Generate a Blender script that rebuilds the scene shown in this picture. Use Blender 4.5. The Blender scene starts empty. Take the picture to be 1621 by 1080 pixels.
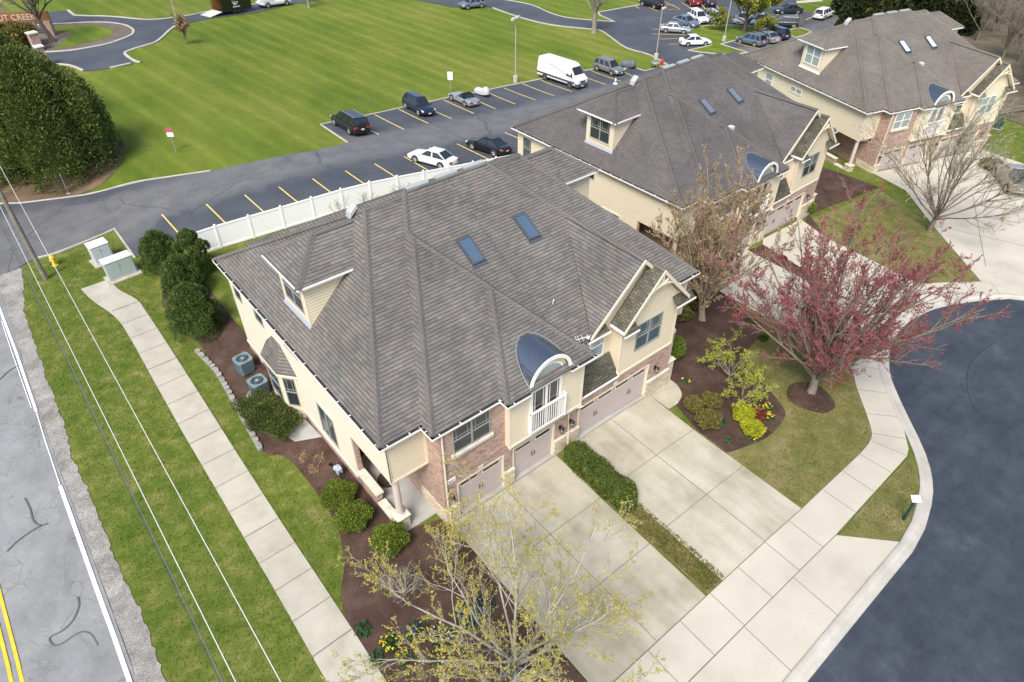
import bpy, math, random
import numpy as np
from mathutils import Vector, Matrix
from mathutils.geometry import delaunay_2d_cdt

# ------------------------------------------------------------------ camera, sky, sun, exposure
S = bpy.context.scene
COL = S.collection
PITCH, YAW, CAMH, FPX = math.radians(39.95), math.radians(39.25), 27.0, 1082.4
cam_d = bpy.data.cameras.new('camera'); cam = bpy.data.objects.new('camera', cam_d); COL.objects.link(cam)
cam.location = (0, 0, CAMH); cam.rotation_euler = (math.pi/2-PITCH, 0, -YAW)
cam_d.sensor_width = 36; cam_d.lens = 36*FPX/1621; cam_d.clip_end = 2000; cam_d.clip_start = .1
S.camera = cam
SUN_EL, SUN_AZ = math.radians(52), math.atan2(-0.80, -0.50)      # azimuth measured from +Y towards +X
W = bpy.data.worlds.new('World'); S.world = W; W.use_nodes = True
wn = W.node_tree; bg = wn.nodes['Background']
sky = wn.nodes.new('ShaderNodeTexSky'); sky.sky_type = 'NISHITA'; sky.sun_disc = False
sky.sun_elevation = SUN_EL; sky.sun_rotation = SUN_AZ; sky.dust_density = 3.0; sky.air_density = 1.0; sky.ozone_density = 1.0
bg.inputs[1].default_value = 0.12
wn.links.new(sky.outputs[0], bg.inputs[0])
sun_d = bpy.data.lights.new('sun', 'SUN'); sun = bpy.data.objects.new('sun', sun_d); COL.objects.link(sun)
sun_d.energy = 2.3; sun_d.angle = math.radians(22); sun_d.color = (1, .95, .87)
sdir = Vector((math.sin(SUN_AZ)*math.cos(SUN_EL), math.cos(SUN_AZ)*math.cos(SUN_EL), math.sin(SUN_EL)))
sun.rotation_euler = sdir.to_track_quat('Z', 'Y').to_euler()
S.view_settings.view_transform = 'Standard'; S.view_settings.look = 'None'
S.view_settings.exposure = 0.86; S.view_settings.gamma = 1

R = random.Random(7)
PI = math.pi

# ------------------------------------------------------------------ terrain height and ground lookup
def ss(t):
    t = max(0., min(1., t)); return t*t*(3-2*t)
def T(x, y):
    u = max(0., x-20); z = -3.3*(1-math.exp(-u*u/(u+9)/22))*(1+.5*ss((y-40)/25))
    return z-.6*ss((9.5-x)/5)*ss((y-16)/7)
_f = Vector((math.sin(YAW)*math.cos(PITCH), math.cos(YAW)*math.cos(PITCH), -math.sin(PITCH)))
_r = Vector((math.cos(YAW), -math.sin(YAW), 0)); _u = _r.cross(_f)
def G(px, py):          # survey: photo sight line -> point on the terrain
    d = _r*((px-810.5)/FPX)-_u*((py-540)/FPX)+_f
    t = 27/-d.z
    for i in range(60):
        P = Vector((0, 0, CAMH))+d*t; t += (T(P.x, P.y)-P.z)/d.z*.8
    P = Vector((0, 0, CAMH))+d*t
    return (P.x, P.y)
def GS(*pts): return [G(*p) for p in pts]
def zm(ox, oy, s): return lambda *pts: [G(ox+a/s, oy+b/s) for a, b in pts]

# ------------------------------------------------------------------ materials
MATS = {}
def _mat(name):
    m = bpy.data.materials.new(name); m.use_nodes = True; MATS[name] = m
    return m, m.node_tree, m.node_tree.nodes['Principled BSDF']
def lin(c): return (*c, 1)
def plain(name, col, rough=.6, metal=0., spec=.5, vary=0., coat=0.):
    if name in MATS: return MATS[name]
    m, nt, b = _mat(name)
    b.inputs['Base Color'].default_value = lin(col); b.inputs['Roughness'].default_value = rough
    b.inputs['Metallic'].default_value = metal; b.inputs['Specular IOR Level'].default_value = spec
    b.inputs['Coat Weight'].default_value = coat; b.inputs['Coat Roughness'].default_value = .05
    if vary:
        n = nt.nodes.new('ShaderNodeTexNoise'); n.inputs['Scale'].default_value = 3; n.inputs['Detail'].default_value = 6
        tc = nt.nodes.new('ShaderNodeNewGeometry'); nt.links.new(tc.outputs['Position'], n.inputs['Vector'])
        mx = ramp(nt, n.outputs['Fac'], [(.3, [c*(1-vary) for c in col]), (.7, [min(1, c*(1+vary)) for c in col])])
        nt.links.new(mx, b.inputs['Base Color'])
    return m
def ramp(nt, fac, stops, interp='LINEAR'):
    r = nt.nodes.new('ShaderNodeValToRGB'); nt.links.new(fac, r.inputs[0]); r.color_ramp.interpolation = interp
    e = r.color_ramp.elements
    while len(e) < len(stops): e.new(.5)
    for k, (p, c) in enumerate(stops):
        e[k].position = p; e[k].color = lin(c) if len(c) == 3 else c
    return r.outputs[0]
def pos(nt, scale=(1, 1, 1), rot=0):
    g = nt.nodes.new('ShaderNodeNewGeometry'); mp = nt.nodes.new('ShaderNodeMapping')
    mp.inputs['Scale'].default_value = scale; mp.inputs['Rotation'].default_value = (0, 0, rot)
    nt.links.new(g.outputs['Position'], mp.inputs[0]); return mp.outputs[0]
def noise(nt, vec, scale, detail=5, rough=.55, dist=0):
    n = nt.nodes.new('ShaderNodeTexNoise'); n.inputs['Scale'].default_value = scale; n.inputs['Detail'].default_value = detail
    n.inputs['Roughness'].default_value = rough; n.inputs['Distortion'].default_value = dist
    nt.links.new(vec, n.inputs['Vector']); return n.outputs['Fac']
def mix(nt, fac, a, b, mode='MIX'):
    m = nt.nodes.new('ShaderNodeMix'); m.data_type = 'RGBA'; m.blend_type = mode
    for v, k in ((fac, 0), (a, 6), (b, 7)):
        if isinstance(v, (int, float)): m.inputs[k].default_value = v
        elif isinstance(v, (tuple, list)): m.inputs[k].default_value = lin(v)
        else: nt.links.new(v, m.inputs[k])
    return m.outputs[2]
def mth(nt, op, a, b=None):
    m = nt.nodes.new('ShaderNodeMath'); m.operation = op
    for v, k in ((a, 0), (b, 1)):
        if v is None: continue
        if isinstance(v, (int, float)): m.inputs[k].default_value = v
        else: nt.links.new(v, m.inputs[k])
    return m.outputs[0]
def bump(nt, b, h, strength=.4, dist=.02):
    n = nt.nodes.new('ShaderNodeBump'); n.inputs['Strength'].default_value = strength; n.inputs['Distance'].default_value = dist
    nt.links.new(h, n.inputs['Height']); nt.links.new(n.outputs[0], b.inputs['Normal'])
def brickmat(name, c1, c2, mortar, w, h, ms, rough=.85, tint=None, bstr=.5, big=(.85, 1.12), off=.5, smooth=.1, grain=.35, rows=False):
    m, nt, b = _mat(name)
    uv = nt.nodes.new('ShaderNodeUVMap')
    br = nt.nodes.new('ShaderNodeTexBrick'); br.inputs['Scale'].default_value = 1; br.offset = off
    nt.links.new(uv.outputs[0], br.inputs['Vector'])
    br.inputs['Color1'].default_value = lin(c1); br.inputs['Color2'].default_value = lin(c2); br.inputs['Mortar'].default_value = lin(mortar)
    br.inputs['Brick Width'].default_value = 40 if rows else w; br.inputs['Row Height'].default_value = h; br.inputs['Mortar Size'].default_value = ms
    br.inputs['Mortar Smooth'].default_value = smooth; br.inputs['Bias'].default_value = 0
    col = br.outputs['Color']
    if tint:       # second random pick per brick, from a tinted pair
        wn_ = nt.nodes.new('ShaderNodeTexWhiteNoise'); wn_.noise_dimensions = '2D'
        sep = nt.nodes.new('ShaderNodeSeparateXYZ'); nt.links.new(uv.outputs[0], sep.inputs[0])
        row = mth(nt, 'FLOOR', mth(nt, 'DIVIDE', sep.outputs[1], h))
        sh = mth(nt, 'MULTIPLY', mth(nt, 'MODULO', mth(nt, 'ABSOLUTE', row), 2.0), off*w)
        cx = mth(nt, 'FLOOR', mth(nt, 'DIVIDE', mth(nt, 'ADD', sep.outputs[0], sh), w))
        cb = nt.nodes.new('ShaderNodeCombineXYZ'); nt.links.new(cx, cb.inputs[0]); nt.links.new(row, cb.inputs[1])
        nt.links.new(cb.outputs[0], wn_.inputs['Vector'])
        t = ramp(nt, wn_.outputs['Value'], tint, 'CONSTANT')
        col = mix(nt, 1.0, col, t, 'MULTIPLY')
    n = noise(nt, pos(nt), .35, 6, .6)
    g = ramp(nt, n, [(.3, (big[0],)*3), (.7, (big[1],)*3)])
    col = mix(nt, 1.0, col, g, 'MULTIPLY')
    n2 = noise(nt, pos(nt), 14, 3)
    col = mix(nt, grain, col, ramp(nt, n2, [(.3, (.55,)*3), (.7, (1.4,)*3)]), 'MULTIPLY')
    nt.links.new(col, b.inputs['Base Color']); b.inputs['Roughness'].default_value = rough
    b.inputs['Specular IOR Level'].default_value = .25
    bump(nt, b, mth(nt, 'SUBTRACT', 1.0, br.outputs['Fac']), bstr, .02)
    return m
SHT = [(0, (1.03, 1.0, .97)), (.16, (.84, .84, .87)), (.32, (1, 1, 1)), (.50, (1.12, 1.04, 1.0)), (.62, (.93, .93, .95)), (.78, (1.14, 1.12, 1.07)), (.9, (.96, .90, .87))]
SHT2 = [(0, (1.04, 1.0, .98)), (.25, (.9, .9, .92)), (.5, (1, 1, 1)), (.7, (1.1, 1.05, 1.02)), (.85, (.96, .95, .95))]
M_SH = [brickmat('roof_shingle', (.152, .145, .136), (.152, .145, .136), (.062, .060, .061), .34, .175, .020, tint=SHT, big=(.76, 1.16), rows=True),
        brickmat('roof_shingle_grey', (.121, .115, .111), (.121, .115, .111), (.056, .054, .056), .34, .165, .015, tint=SHT2, big=(.76, 1.12), rows=True),
        brickmat('roof_shingle_tan', (.160, .148, .130), (.160, .148, .130), (.082, .077, .070), .34, .165, .012, tint=SHT2, big=(.82, 1.12), rows=True)]
M_CAP = [brickmat('ridge_shingle', (.128, .121, .113), (.146, .138, .128), (.07, .067, .065), 9, .15, .012, big=(.85, 1.1)),
         brickmat('ridge_shingle_grey', (.104, .099, .095), (.118, .112, .107), (.06, .058, .058), 9, .15, .01, big=(.85, 1.1)),
         brickmat('ridge_shingle_tan', (.150, .138, .120), (.166, .153, .133), (.10, .094, .085), 9, .15, .01, big=(.85, 1.1))]
M_MOSS = brickmat('mossy_shingle', (.085, .085, .06), (.14, .13, .10), (.045, .045, .042), .34, .145, .015, tint=SHT, big=(.6, 1.3))
M_SIDE = brickmat('lap_siding', (.74, .655, .49), (.75, .665, .50), (.40, .345, .25), 60, .16, .020, rough=.55, big=(.97, 1.03), bstr=.5, smooth=.8, grain=.04)
M_SIDE_L = plain('cream_wall', (.72, .665, .55), .55, vary=.02)
M_BRICK = brickmat('pink_brick', (.37, .235, .185), (.46, .315, .255), (.46, .40, .345), .21, .075, .010, tint=[(0, (1, 1, 1)), (.3, (.85, .8, .8)), (.55, (1.12, 1.1, 1.08)), (.8, (.95, .9, .88)), (.93, (.7, .6, .6))], big=(.9, 1.08))
M_STONE = brickmat('split_stone', (.56, .49, .38), (.66, .59, .46), (.36, .31, .24), .42, .19, .012, tint=[(0, (1, 1, 1)), (.4, (.9, .88, .85)), (.7, (1.08, 1.06, 1))], bstr=.9)
M_CAPST = plain('cap_stone', (.58, .54, .44), .8, vary=.14)
M_TRIM = plain('cream_trim', (.70, .63, .49), .5, vary=.03)
M_WHITE = plain('white_trim', (.80, .80, .77), .45)
M_SAGE = plain('sage_frame', (.27, .29, .27), .5)
M_DOOR = brickmat('garage_door_paint', (.46, .40, .375), (.47, .41, .385), (.39, .335, .315), .11, 5, .004, rough=.5, big=(.98, 1.03), bstr=.2, off=0, grain=.05)
M_METALROOF = plain('blue_metal_roof', (.20, .235, .27), .25, .85, .6)
M_BLACK = plain('black_metal', (.012, .012, .013), .4)
M_GALV = plain('grey_metal', (.42, .44, .46), .4, .6)
M_DARKIN = plain('dark_interior', (.012, .011, .01), .9)
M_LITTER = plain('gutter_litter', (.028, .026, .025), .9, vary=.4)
def glass(name, col, rough=.06):
    return plain(name, col, rough, 0, .9)
M_GL = glass('window_glass', (.03, .036, .042))
M_GLB = glass('blind_glass', (.30, .36, .35), .15)
M_SKYL = glass('skylight_glass', (.07, .11, .17), .08)
M_SKYLP = glass('skylight_glass_pale', (.62, .70, .74), .15)
M_VIN = plain('white_vinyl', (.88, .89, .90), .4)
M_CARGL = glass('car_glass', (.015, .02, .024), .04)
M_RUB = plain('tyre_rubber', (.018, .018, .019), .85)
M_RIM = plain('alloy_rim', (.5, .51, .52), .3, .7)
M_RED = plain('tail_lamp', (.42, .015, .015), .25)
M_LAMP = plain('head_lamp', (.7, .72, .74), .12)
M_PLATE = plain('number_plate', (.72, .74, .78), .4)
M_TRIMB = plain('black_trim', (.03, .03, .032), .6)

def mat_ground():
    m, nt, b = _mat('lawn_grass')
    P = pos(nt)
    n1 = noise(nt, P, .22, 6, .62); n2 = noise(nt, P, 1.3, 6, .65); n3 = noise(nt, pos(nt, (1, 1, 1)), 9, 4, .7); n4 = noise(nt, P, 34, 2, .6)
    c = ramp(nt, n2, [(.28, (.052, .092, .012)), (.44, (.098, .145, .021)), (.56, (.155, .178, .040)), (.70, (.275, .245, .10))])
    c2 = ramp(nt, n1, [(.34, (.072, .118, .014)), (.55, (.120, .158, .025)), (.72, (.192, .195, .055))])
    c = mix(nt, .32, c, c2)
    c = mix(nt, .6, c, ramp(nt, n3, [(.28, (.55, .6, .55)), (.5, (1, 1, 1)), (.72, (1.42, 1.35, 1.3))]), 'MULTIPLY')
    c = mix(nt, .5, c, ramp(nt, n4, [(.3, (.45, .48, .45)), (.7, (1.5, 1.45, 1.4))]), 'MULTIPLY')
    # mowing stripes on the far lawn, brighter grass there
    sx = nt.nodes.new('ShaderNodeSeparateXYZ'); nt.links.new(P, sx.inputs[0])
    q = mth(nt, 'ADD', mth(nt, 'MULTIPLY', sx.outputs[0], 2*PI/2.7), mth(nt, 'MULTIPLY', sx.outputs[1], .10*2*PI/2.7))
    q = mth(nt, 'ADD', q, mth(nt, 'MULTIPLY', noise(nt, P, .12, 3), 1.2))
    wv = mth(nt, 'ADD', mth(nt, 'MULTIPLY', mth(nt, 'SINE', q), .5), .5)
    st = ramp(nt, wv, [(.1, (.93, .95, .93)), (.7, (1, 1, 1)), (.98, (1.24, 1.17, 1.3))])
    far_c = ramp(nt, noise(nt, pos(nt, (1, .35, 1), .2), .16, 6, .65), [(.32, (.080, .130, .014)), (.52, (.126, .172, .021)), (.72, (.188, .202, .042))])
    far_c = mix(nt, .7, far_c, st, 'MULTIPLY')
    far_c = mix(nt, .42, far_c, ramp(nt, n3, [(.3, (.6, .64, .6)), (.7, (1.4, 1.32, 1.3))]), 'MULTIPLY')
    far_c = mix(nt, .45, far_c, ramp(nt, n2, [(.3, (.72, .78, .72)), (.72, (1.3, 1.2, 1.25))]), 'MULTIPLY')
    sep = nt.nodes.new('ShaderNodeSeparateXYZ'); nt.links.new(P, sep.inputs[0])
    mr = nt.nodes.new('ShaderNodeMapRange'); nt.links.new(sep.outputs[1], mr.inputs[0])
    mr.inputs[1].default_value = 54; mr.inputs[2].default_value = 58
    c = mix(nt, mr.outputs[0], c, far_c)
    nt.links.new(c, b.inputs['Base Color']); b.inputs['Roughness'].default_value = .9; b.inputs['Specular IOR Level'].default_value = .15
    bump(nt, b, n4, .8, .05)
    return m
M_GRASS = mat_ground()
def mat_noise(name, stops, scale=1.2, fine=20, fstr=.5, rough=.9, bstr=.4, bd=.02, flo=.6, fhi=1.4, detail=6, spec=.2):
    m, nt, b = _mat(name); P = pos(nt)
    n1 = noise(nt, P, scale, detail, .6); n2 = noise(nt, P, fine, 3, .6)
    c = ramp(nt, n1, stops)
    c = mix(nt, fstr, c, ramp(nt, n2, [(.3, (flo,)*3), (.7, (fhi,)*3)]), 'MULTIPLY')
    nt.links.new(c, b.inputs['Base Color']); b.inputs['Roughness'].default_value = rough; b.inputs['Specular IOR Level'].default_value = spec
    bump(nt, b, n2, bstr, bd); return m
M_DRY = mat_noise('dry_lawn', [(.28, (.100, .118, .026)), (.5, (.165, .158, .052)), (.68, (.235, .198, .092))], .9, 24, .9, flo=.5, fhi=1.45, bstr=.8, bd=.04)
M_MULCH = mat_noise('bark_mulch', [(.3, (.052, .031, .023)), (.52, (.085, .052, .040)), (.72, (.130, .084, .065))], .8, 26, 1, flo=.35, fhi=1.7, bstr=1, bd=.05)
M_MULCHD = mat_noise('old_mulch', [(.3, (.12, .10, .08)), (.7, (.19, .165, .135))], .8, 26, .9, flo=.5, fhi=1.5, bstr=1, bd=.05)
M_CONC = mat_noise('concrete', [(.25, (.38, .355, .29)), (.45, (.455, .43, .36)), (.7, (.51, .48, .405))], .35, 18, .3, .8, .1, .01, .85, 1.12)
M_CONCW = mat_noise('weathered_concrete', [(.25, (.29, .265, .195)), (.42, (.39, .365, .285)), (.58, (.455, .43, .345)), (.75, (.49, .465, .38))], .45, 14, .3, .8, .1, .01, .85, 1.12)
def add_spots(m):
    nt = m.node_tree; b = nt.nodes['Principled BSDF']; src = b.inputs['Base Color'].links[0].from_socket; P = pos(nt)
    v = nt.nodes.new('ShaderNodeTexVoronoi'); v.inputs['Scale'].default_value = 2.6; nt.links.new(P, v.inputs['Vector'])
    sp = mth(nt, 'MULTIPLY', mth(nt, 'LESS_THAN', v.outputs['Distance'], .085), mth(nt, 'GREATER_THAN', noise(nt, P, .45, 3), .60))
    st = ramp(nt, noise(nt, pos(nt, (1, .22, 1)), .9, 5, .6), [(.42, (1, 1, 1)), (.68, (.80, .79, .76))])
    nt.links.new(mix(nt, mth(nt, 'MULTIPLY', sp, .6), mix(nt, 1.0, src, st, 'MULTIPLY'), (.09, .085, .075)), b.inputs['Base Color'])
add_spots(M_CONCW)
M_KERB = mat_noise('kerb_concrete', [(.3, (.37, .355, .31)), (.7, (.49, .47, .42))], .8, 18, .5, .8, .15, .01, .8, 1.15)
M_SILL = mat_noise('grey_concrete', [(.3, (.30, .30, .29)), (.7, (.40, .395, .38))], .8, 18, .3, .8, .15, .01, .85, 1.12)
M_JOINT = plain('joint_filler', (.16, .145, .11), .95)
M_GRAVEL = mat_noise('limestone_gravel', [(.3, (.22, .205, .18)), (.5, (.32, .305, .28)), (.72, (.43, .415, .385))], 1.1, 22, 1, .95, 1, .05, .45, 1.4)
def mat_lot():
    m, nt, b = _mat('lot_asphalt'); P = pos(nt); n1 = noise(nt, P, .22, 6, .6); n2 = noise(nt, P, 30, 3); n3 = noise(nt, P, .5, 5, .65)
    c = ramp(nt, n1, [(.25, (.044, .051, .063)), (.5, (.063, .071, .085)), (.75, (.088, .095, .108))])
    wc = ramp(nt, n3, [(.3, (.100, .102, .107)), (.7, (.165, .165, .166))])
    sp = nt.nodes.new('ShaderNodeSeparateXYZ'); nt.links.new(P, sp.inputs[0])
    d = mth(nt, 'ABSOLUTE', mth(nt, 'SUBTRACT', sp.outputs[1], 57.0))
    near = mth(nt, 'MULTIPLY', mth(nt, 'MAXIMUM', mth(nt, 'SUBTRACT', 9.0, sp.outputs[0]), 0.0), -.35)
    d = mth(nt, 'ADD', mth(nt, 'ADD', d, near), mth(nt, 'MULTIPLY', mth(nt, 'SUBTRACT', n3, .5), 5.0))
    mr_ = nt.nodes.new('ShaderNodeMapRange'); mr_.interpolation_type = 'SMOOTHSTEP'; nt.links.new(d, mr_.inputs[0])
    mr_.inputs[1].default_value = 1.9; mr_.inputs[2].default_value = 4.2; mr_.inputs[3].default_value = .95; mr_.inputs[4].default_value = 0
    c = mix(nt, mr_.outputs[0], c, wc)
    c = mix(nt, .55, c, ramp(nt, n2, [(.3, (.72,)*3), (.7, (1.28,)*3)]), 'MULTIPLY')
    v = nt.nodes.new('ShaderNodeTexVoronoi'); v.feature = 'DISTANCE_TO_EDGE'; v.inputs['Scale'].default_value = .12; nt.links.new(mix(nt, .3, P, noise_col(nt, P, .6)), v.inputs['Vector'])
    c = mix(nt, mth(nt, 'MULTIPLY', mth(nt, 'LESS_THAN', v.outputs['Distance'], .003), .45), c, (.03, .034, .042))
    nt.links.new(c, b.inputs['Base Color']); b.inputs['Roughness'].default_value = .75; b.inputs['Specular IOR Level'].default_value = .4; bump(nt, b, n2, .2, .01)
    return m
def noise_col(nt, vec, scale):
    n = nt.nodes.new('ShaderNodeTexNoise'); n.inputs['Scale'].default_value = scale; n.inputs['Detail'].default_value = 4
    nt.links.new(vec, n.inputs['Vector']); return n.outputs['Color']
M_ASPH = mat_lot()
M_ASPHW = mat_noise('worn_asphalt', [(.25, (.105, .108, .118)), (.5, (.150, .152, .160)), (.75, (.195, .195, .20))], .3, 30, .5, .85, .2, .01, .75, 1.25)
M_ASPHC = mat_noise('sealed_asphalt', [(.2, (.024, .031, .043)), (.42, (.036, .044, .058)), (.6, (.046, .055, .070)), (.8, (.070, .078, .092))], .3, 34, .5, .6, .15, .01, .8, 1.2, detail=9, spec=.4)
def weather(m, lo, hi, streak):
    nt = m.node_tree; b = nt.nodes['Principled BSDF']; src = b.inputs['Base Color'].links[0].from_socket; P = pos(nt)
    c = mix(nt, .8, src, ramp(nt, noise(nt, P, 1.4, 8, .72), [(.32, (lo,)*3), (.68, (hi,)*3)]), 'MULTIPLY')
    c = mix(nt, .7, c, ramp(nt, noise(nt, pos(nt, (.35, 1.6, 1), .5), .8, 6, .65, .6), [(.35, (1-streak,)*3), (.65, (1+streak, 1+streak, 1+streak*.9))]), 'MULTIPLY')
    c = mix(nt, .6, c, ramp(nt, noise(nt, P, 90, 2, .8), [(.3, (.7,)*3), (.72, (1.35,)*3)]), 'MULTIPLY')
    nt.links.new(c, b.inputs['Base Color'])
weather(M_ASPHC, .72, 1.26, .2)
def mat_road():
    m, nt, b = _mat('aged_road'); P = pos(nt)
    n1 = noise(nt, P, .5, 6, .65); n2 = noise(nt, P, 30, 3); n3 = noise(nt, pos(nt, (1, .4, 1)), .55, 7, .7, 1.2)
    c = ramp(nt, n1, [(.25, (.185, .190, .193)), (.5, (.24, .246, .25)), (.75, (.295, .30, .304))])
    c = mix(nt, 1, c, ramp(nt, n3, [(.27, (.34, .33, .32)), (.37, (.86, .86, .85)), (.6, (1.04, 1.04, 1.04))]), 'MULTIPLY')
    v = nt.nodes.new('ShaderNodeTexVoronoi'); v.feature = 'DISTANCE_TO_EDGE'; v.inputs['Scale'].default_value = .9
    wob = mix(nt, .25, P, noise_col(nt, P, 2.2))
    nt.links.new(wob, v.inputs['Vector'])
    cr = mth(nt, 'LESS_THAN', v.outputs['Distance'], .008)
    gate = mth(nt, 'GREATER_THAN', noise(nt, P, .33, 3), .52)
    c = mix(nt, mth(nt, 'MULTIPLY', mth(nt, 'MULTIPLY', cr, gate), .6), c, (.12, .115, .11))
    v2 = nt.nodes.new('ShaderNodeTexVoronoi'); v2.feature = 'DISTANCE_TO_EDGE'; v2.inputs['Scale'].default_value = 3.2
    nt.links.new(mix(nt, .2, P, noise_col(nt, P, 5)), v2.inputs['Vector'])
    cr2 = mth(nt, 'LESS_THAN', v2.outputs['Distance'], .03); g2 = mth(nt, 'GREATER_THAN', noise(nt, pos(nt, (1, .5, 1)), .6, 5, .7), .56)
    c = mix(nt, mth(nt, 'MULTIPLY', mth(nt, 'MULTIPLY', cr2, g2), .55), c, (.14, .135, .13))
    c = mix(nt, .5, c, ramp(nt, n2, [(.3, (.68,)*3), (.7, (1.25,)*3)]), 'MULTIPLY')
    nt.links.new(c, b.inputs['Base Color']); b.inputs['Roughness'].default_value = .9; bump(nt, b, n2, .2, .01)
    return m
def noise_col(nt, vec, scale):
    n = nt.nodes.new('ShaderNodeTexNoise'); n.inputs['Scale'].default_value = scale; n.inputs['Detail'].default_value = 4
    nt.links.new(vec, n.inputs['Vector']); return n.outputs['Color']
M_ROAD = mat_road()
M_TAR = plain('tar_seal', (.11, .113, .118), .6)
M_TARD = plain('tar_seal_dark', (.022, .027, .037), .6)
M_YEL = mat_noise('yellow_line_paint', [(.3, (.62, .46, .10)), (.7, (.78, .62, .22))], 3, 25, .5, .7)
M_YELR = mat_noise('road_yellow_paint', [(.3, (.72, .44, .03)), (.7, (.82, .55, .05))], 3, 25, .3, .7)
M_WLINE = mat_noise('white_line_paint', [(.3, (.72, .72, .72)), (.7, (.88, .88, .88))], 2, 25, .3, .7)

def leafmat(name, stops, trans=.25, rough=.6):
    m, nt, b = _mat(name)
    g = nt.nodes.new('ShaderNodeNewGeometry')
    c = ramp(nt, g.outputs['Random Per Island'], stops)
    n = noise(nt, pos(nt), 1.1, 3)
    c = mix(nt, .6, c, ramp(nt, n, [(.3, (.7, .7, .7)), (.7, (1.3, 1.3, 1.25))]), 'MULTIPLY')
    nt.links.new(c, b.inputs['Base Color']); b.inputs['Roughness'].default_value = rough; b.inputs['Specular IOR Level'].default_value = .2
    if trans:
        tr = nt.nodes.new('ShaderNodeBsdfTranslucent'); nt.links.new(c, tr.inputs[0])
        ad = nt.nodes.new('ShaderNodeMixShader'); ad.inputs[0].default_value = trans
        out = nt.nodes['Material Output']
        nt.links.new(b.outputs[0], ad.inputs[1]); nt.links.new(tr.outputs[0], ad.inputs[2]); nt.links.new(ad.outputs[0], out.inputs[0])
    return m
L_JUN = leafmat('juniper_leaf', [(0, (.042, .074, .016)), (.5, (.088, .128, .028)), (1, (.165, .195, .052))], .15)
L_ARB = leafmat('arborvitae_leaf', [(0, (.038, .068, .018)), (.5, (.085, .135, .032)), (1, (.16, .205, .058))], .15)
L_YEW = leafmat('yew_leaf', [(0, (.034, .056, .014)), (.5, (.064, .094, .022)), (1, (.12, .14, .036))], .15)
L_BOX = leafmat('boxwood_leaf', [(0, (.065, .105, .014)), (.5, (.125, .180, .022)), (1, (.20, .245, .040))], .2)
L_OLIVE = leafmat('olive_leaf', [(0, (.085, .085, .022)), (.5, (.140, .125, .034)), (1, (.200, .165, .052))], .2)
L_LIME = leafmat('lime_leaf', [(0, (.28, .34, .02)), (.5, (.40, .44, .03)), (1, (.52, .50, .05))], .35)
L_LIMET = leafmat('spring_leaf', [(0, (.28, .36, .03)), (.5, (.40, .46, .05)), (1, (.50, .52, .09))], .35)
L_YELB = leafmat('yellow_bud', [(0, (.40, .35, .05)), (.5, (.54, .48, .08)), (1, (.64, .57, .14))], .35)
L_REDB = leafmat('red_bud', [(0, (.17, .022, .030)), (.5, (.29, .045, .052)), (1, (.40, .09, .09))], .25)
L_TAN = leafmat('dead_leaf', [(0, (.26, .17, .085)), (.5, (.42, .30, .17)), (1, (.56, .43, .28))], .3)
L_BARB = leafmat('barberry_leaf', [(0, (.09, .018, .015)), (.5, (.17, .035, .025)), (1, (.24, .06, .04))], .2)
L_SPRU = leafmat('spruce_leaf', [(0, (.014, .026, .010)), (.5, (.028, .042, .015)), (1, (.075, .082, .024))], .1)
L_WILL = leafmat('willow_leaf', [(0, (.16, .19, .03)), (.5, (.26, .28, .05)), (1, (.36, .36, .09))], .35)
L_GRN = leafmat('flower_leaf', [(0, (.03, .085, .03)), (.5, (.05, .13, .05)), (1, (.09, .19, .08))], .2)
L_DAFF = leafmat('daffodil_petal', [(0, (.75, .55, .02)), (1, (.85, .70, .10))], .2)
L_BLUE = leafmat('blue_petal', [(0, (.04, .05, .22)), (1, (.10, .14, .42))], .2)
L_WPET = leafmat('white_petal', [(0, (.75, .74, .62)), (1, (.85, .84, .75))], .2)
def barkmat(name, a, b_): return mat_noise(name, [(.3, a), (.7, b_)], 2.5, 16, .7, .9, .6, .02, .6, 1.4)
B_GREY = barkmat('grey_bark', (.20, .175, .145), (.30, .27, .225))
B_MAPLE = barkmat('maple_bark', (.17, .145, .105), (.26, .225, .17))
B_PEAR = barkmat('pear_bark', (.24, .20, .145), (.37, .315, .235))
B_DARK = barkmat('dark_bark', (.065, .052, .042), (.12, .10, .08))
B_TWIG = barkmat('maple_twig', (.26, .165, .16), (.36, .24, .23))
B_WOOD = barkmat('brown_brush', (.125, .098, .068), (.215, .175, .13))
B_YEL = barkmat('pale_twig', (.27, .255, .21), (.42, .40, .34))
M_POLE = barkmat('weathered_pole', (.17, .15, .125), (.25, .225, .19))

# ------------------------------------------------------------------ object helpers
def put(o, parent=None):
    COL.objects.link(o)
    if parent: o.parent = parent
    return o
def tag(o, label, cat, group=None):
    o['label'] = label; o['category'] = cat
    if group: o['group'] = group
    return o
def thing(name, label, cat, loc=(0, 0, 0), rz=0., group=None):
    o = bpy.data.objects.new(name, None); put(o); o.location = loc; o.rotation_euler = (0, 0, rz); o.empty_display_size = .3
    return tag(o, label, cat, group)
def copy_tree(o, parent=None):
    c = o.copy(); COL.objects.link(c); c.parent = parent
    for ch in list(o.children): copy_tree(ch, c)
    return c
def place(o, loc, rz=0, label=None, sc=None, first=False):
    c = o if first else copy_tree(o)
    c.location = loc; c.rotation_euler = (0, 0, rz)
    if sc: c.scale = sc if isinstance(sc, tuple) else (sc, sc, sc)
    if label: c['label'] = label
    return c
def at(x, y, dz=0): return (x, y, T(x, y)+dz)

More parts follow.
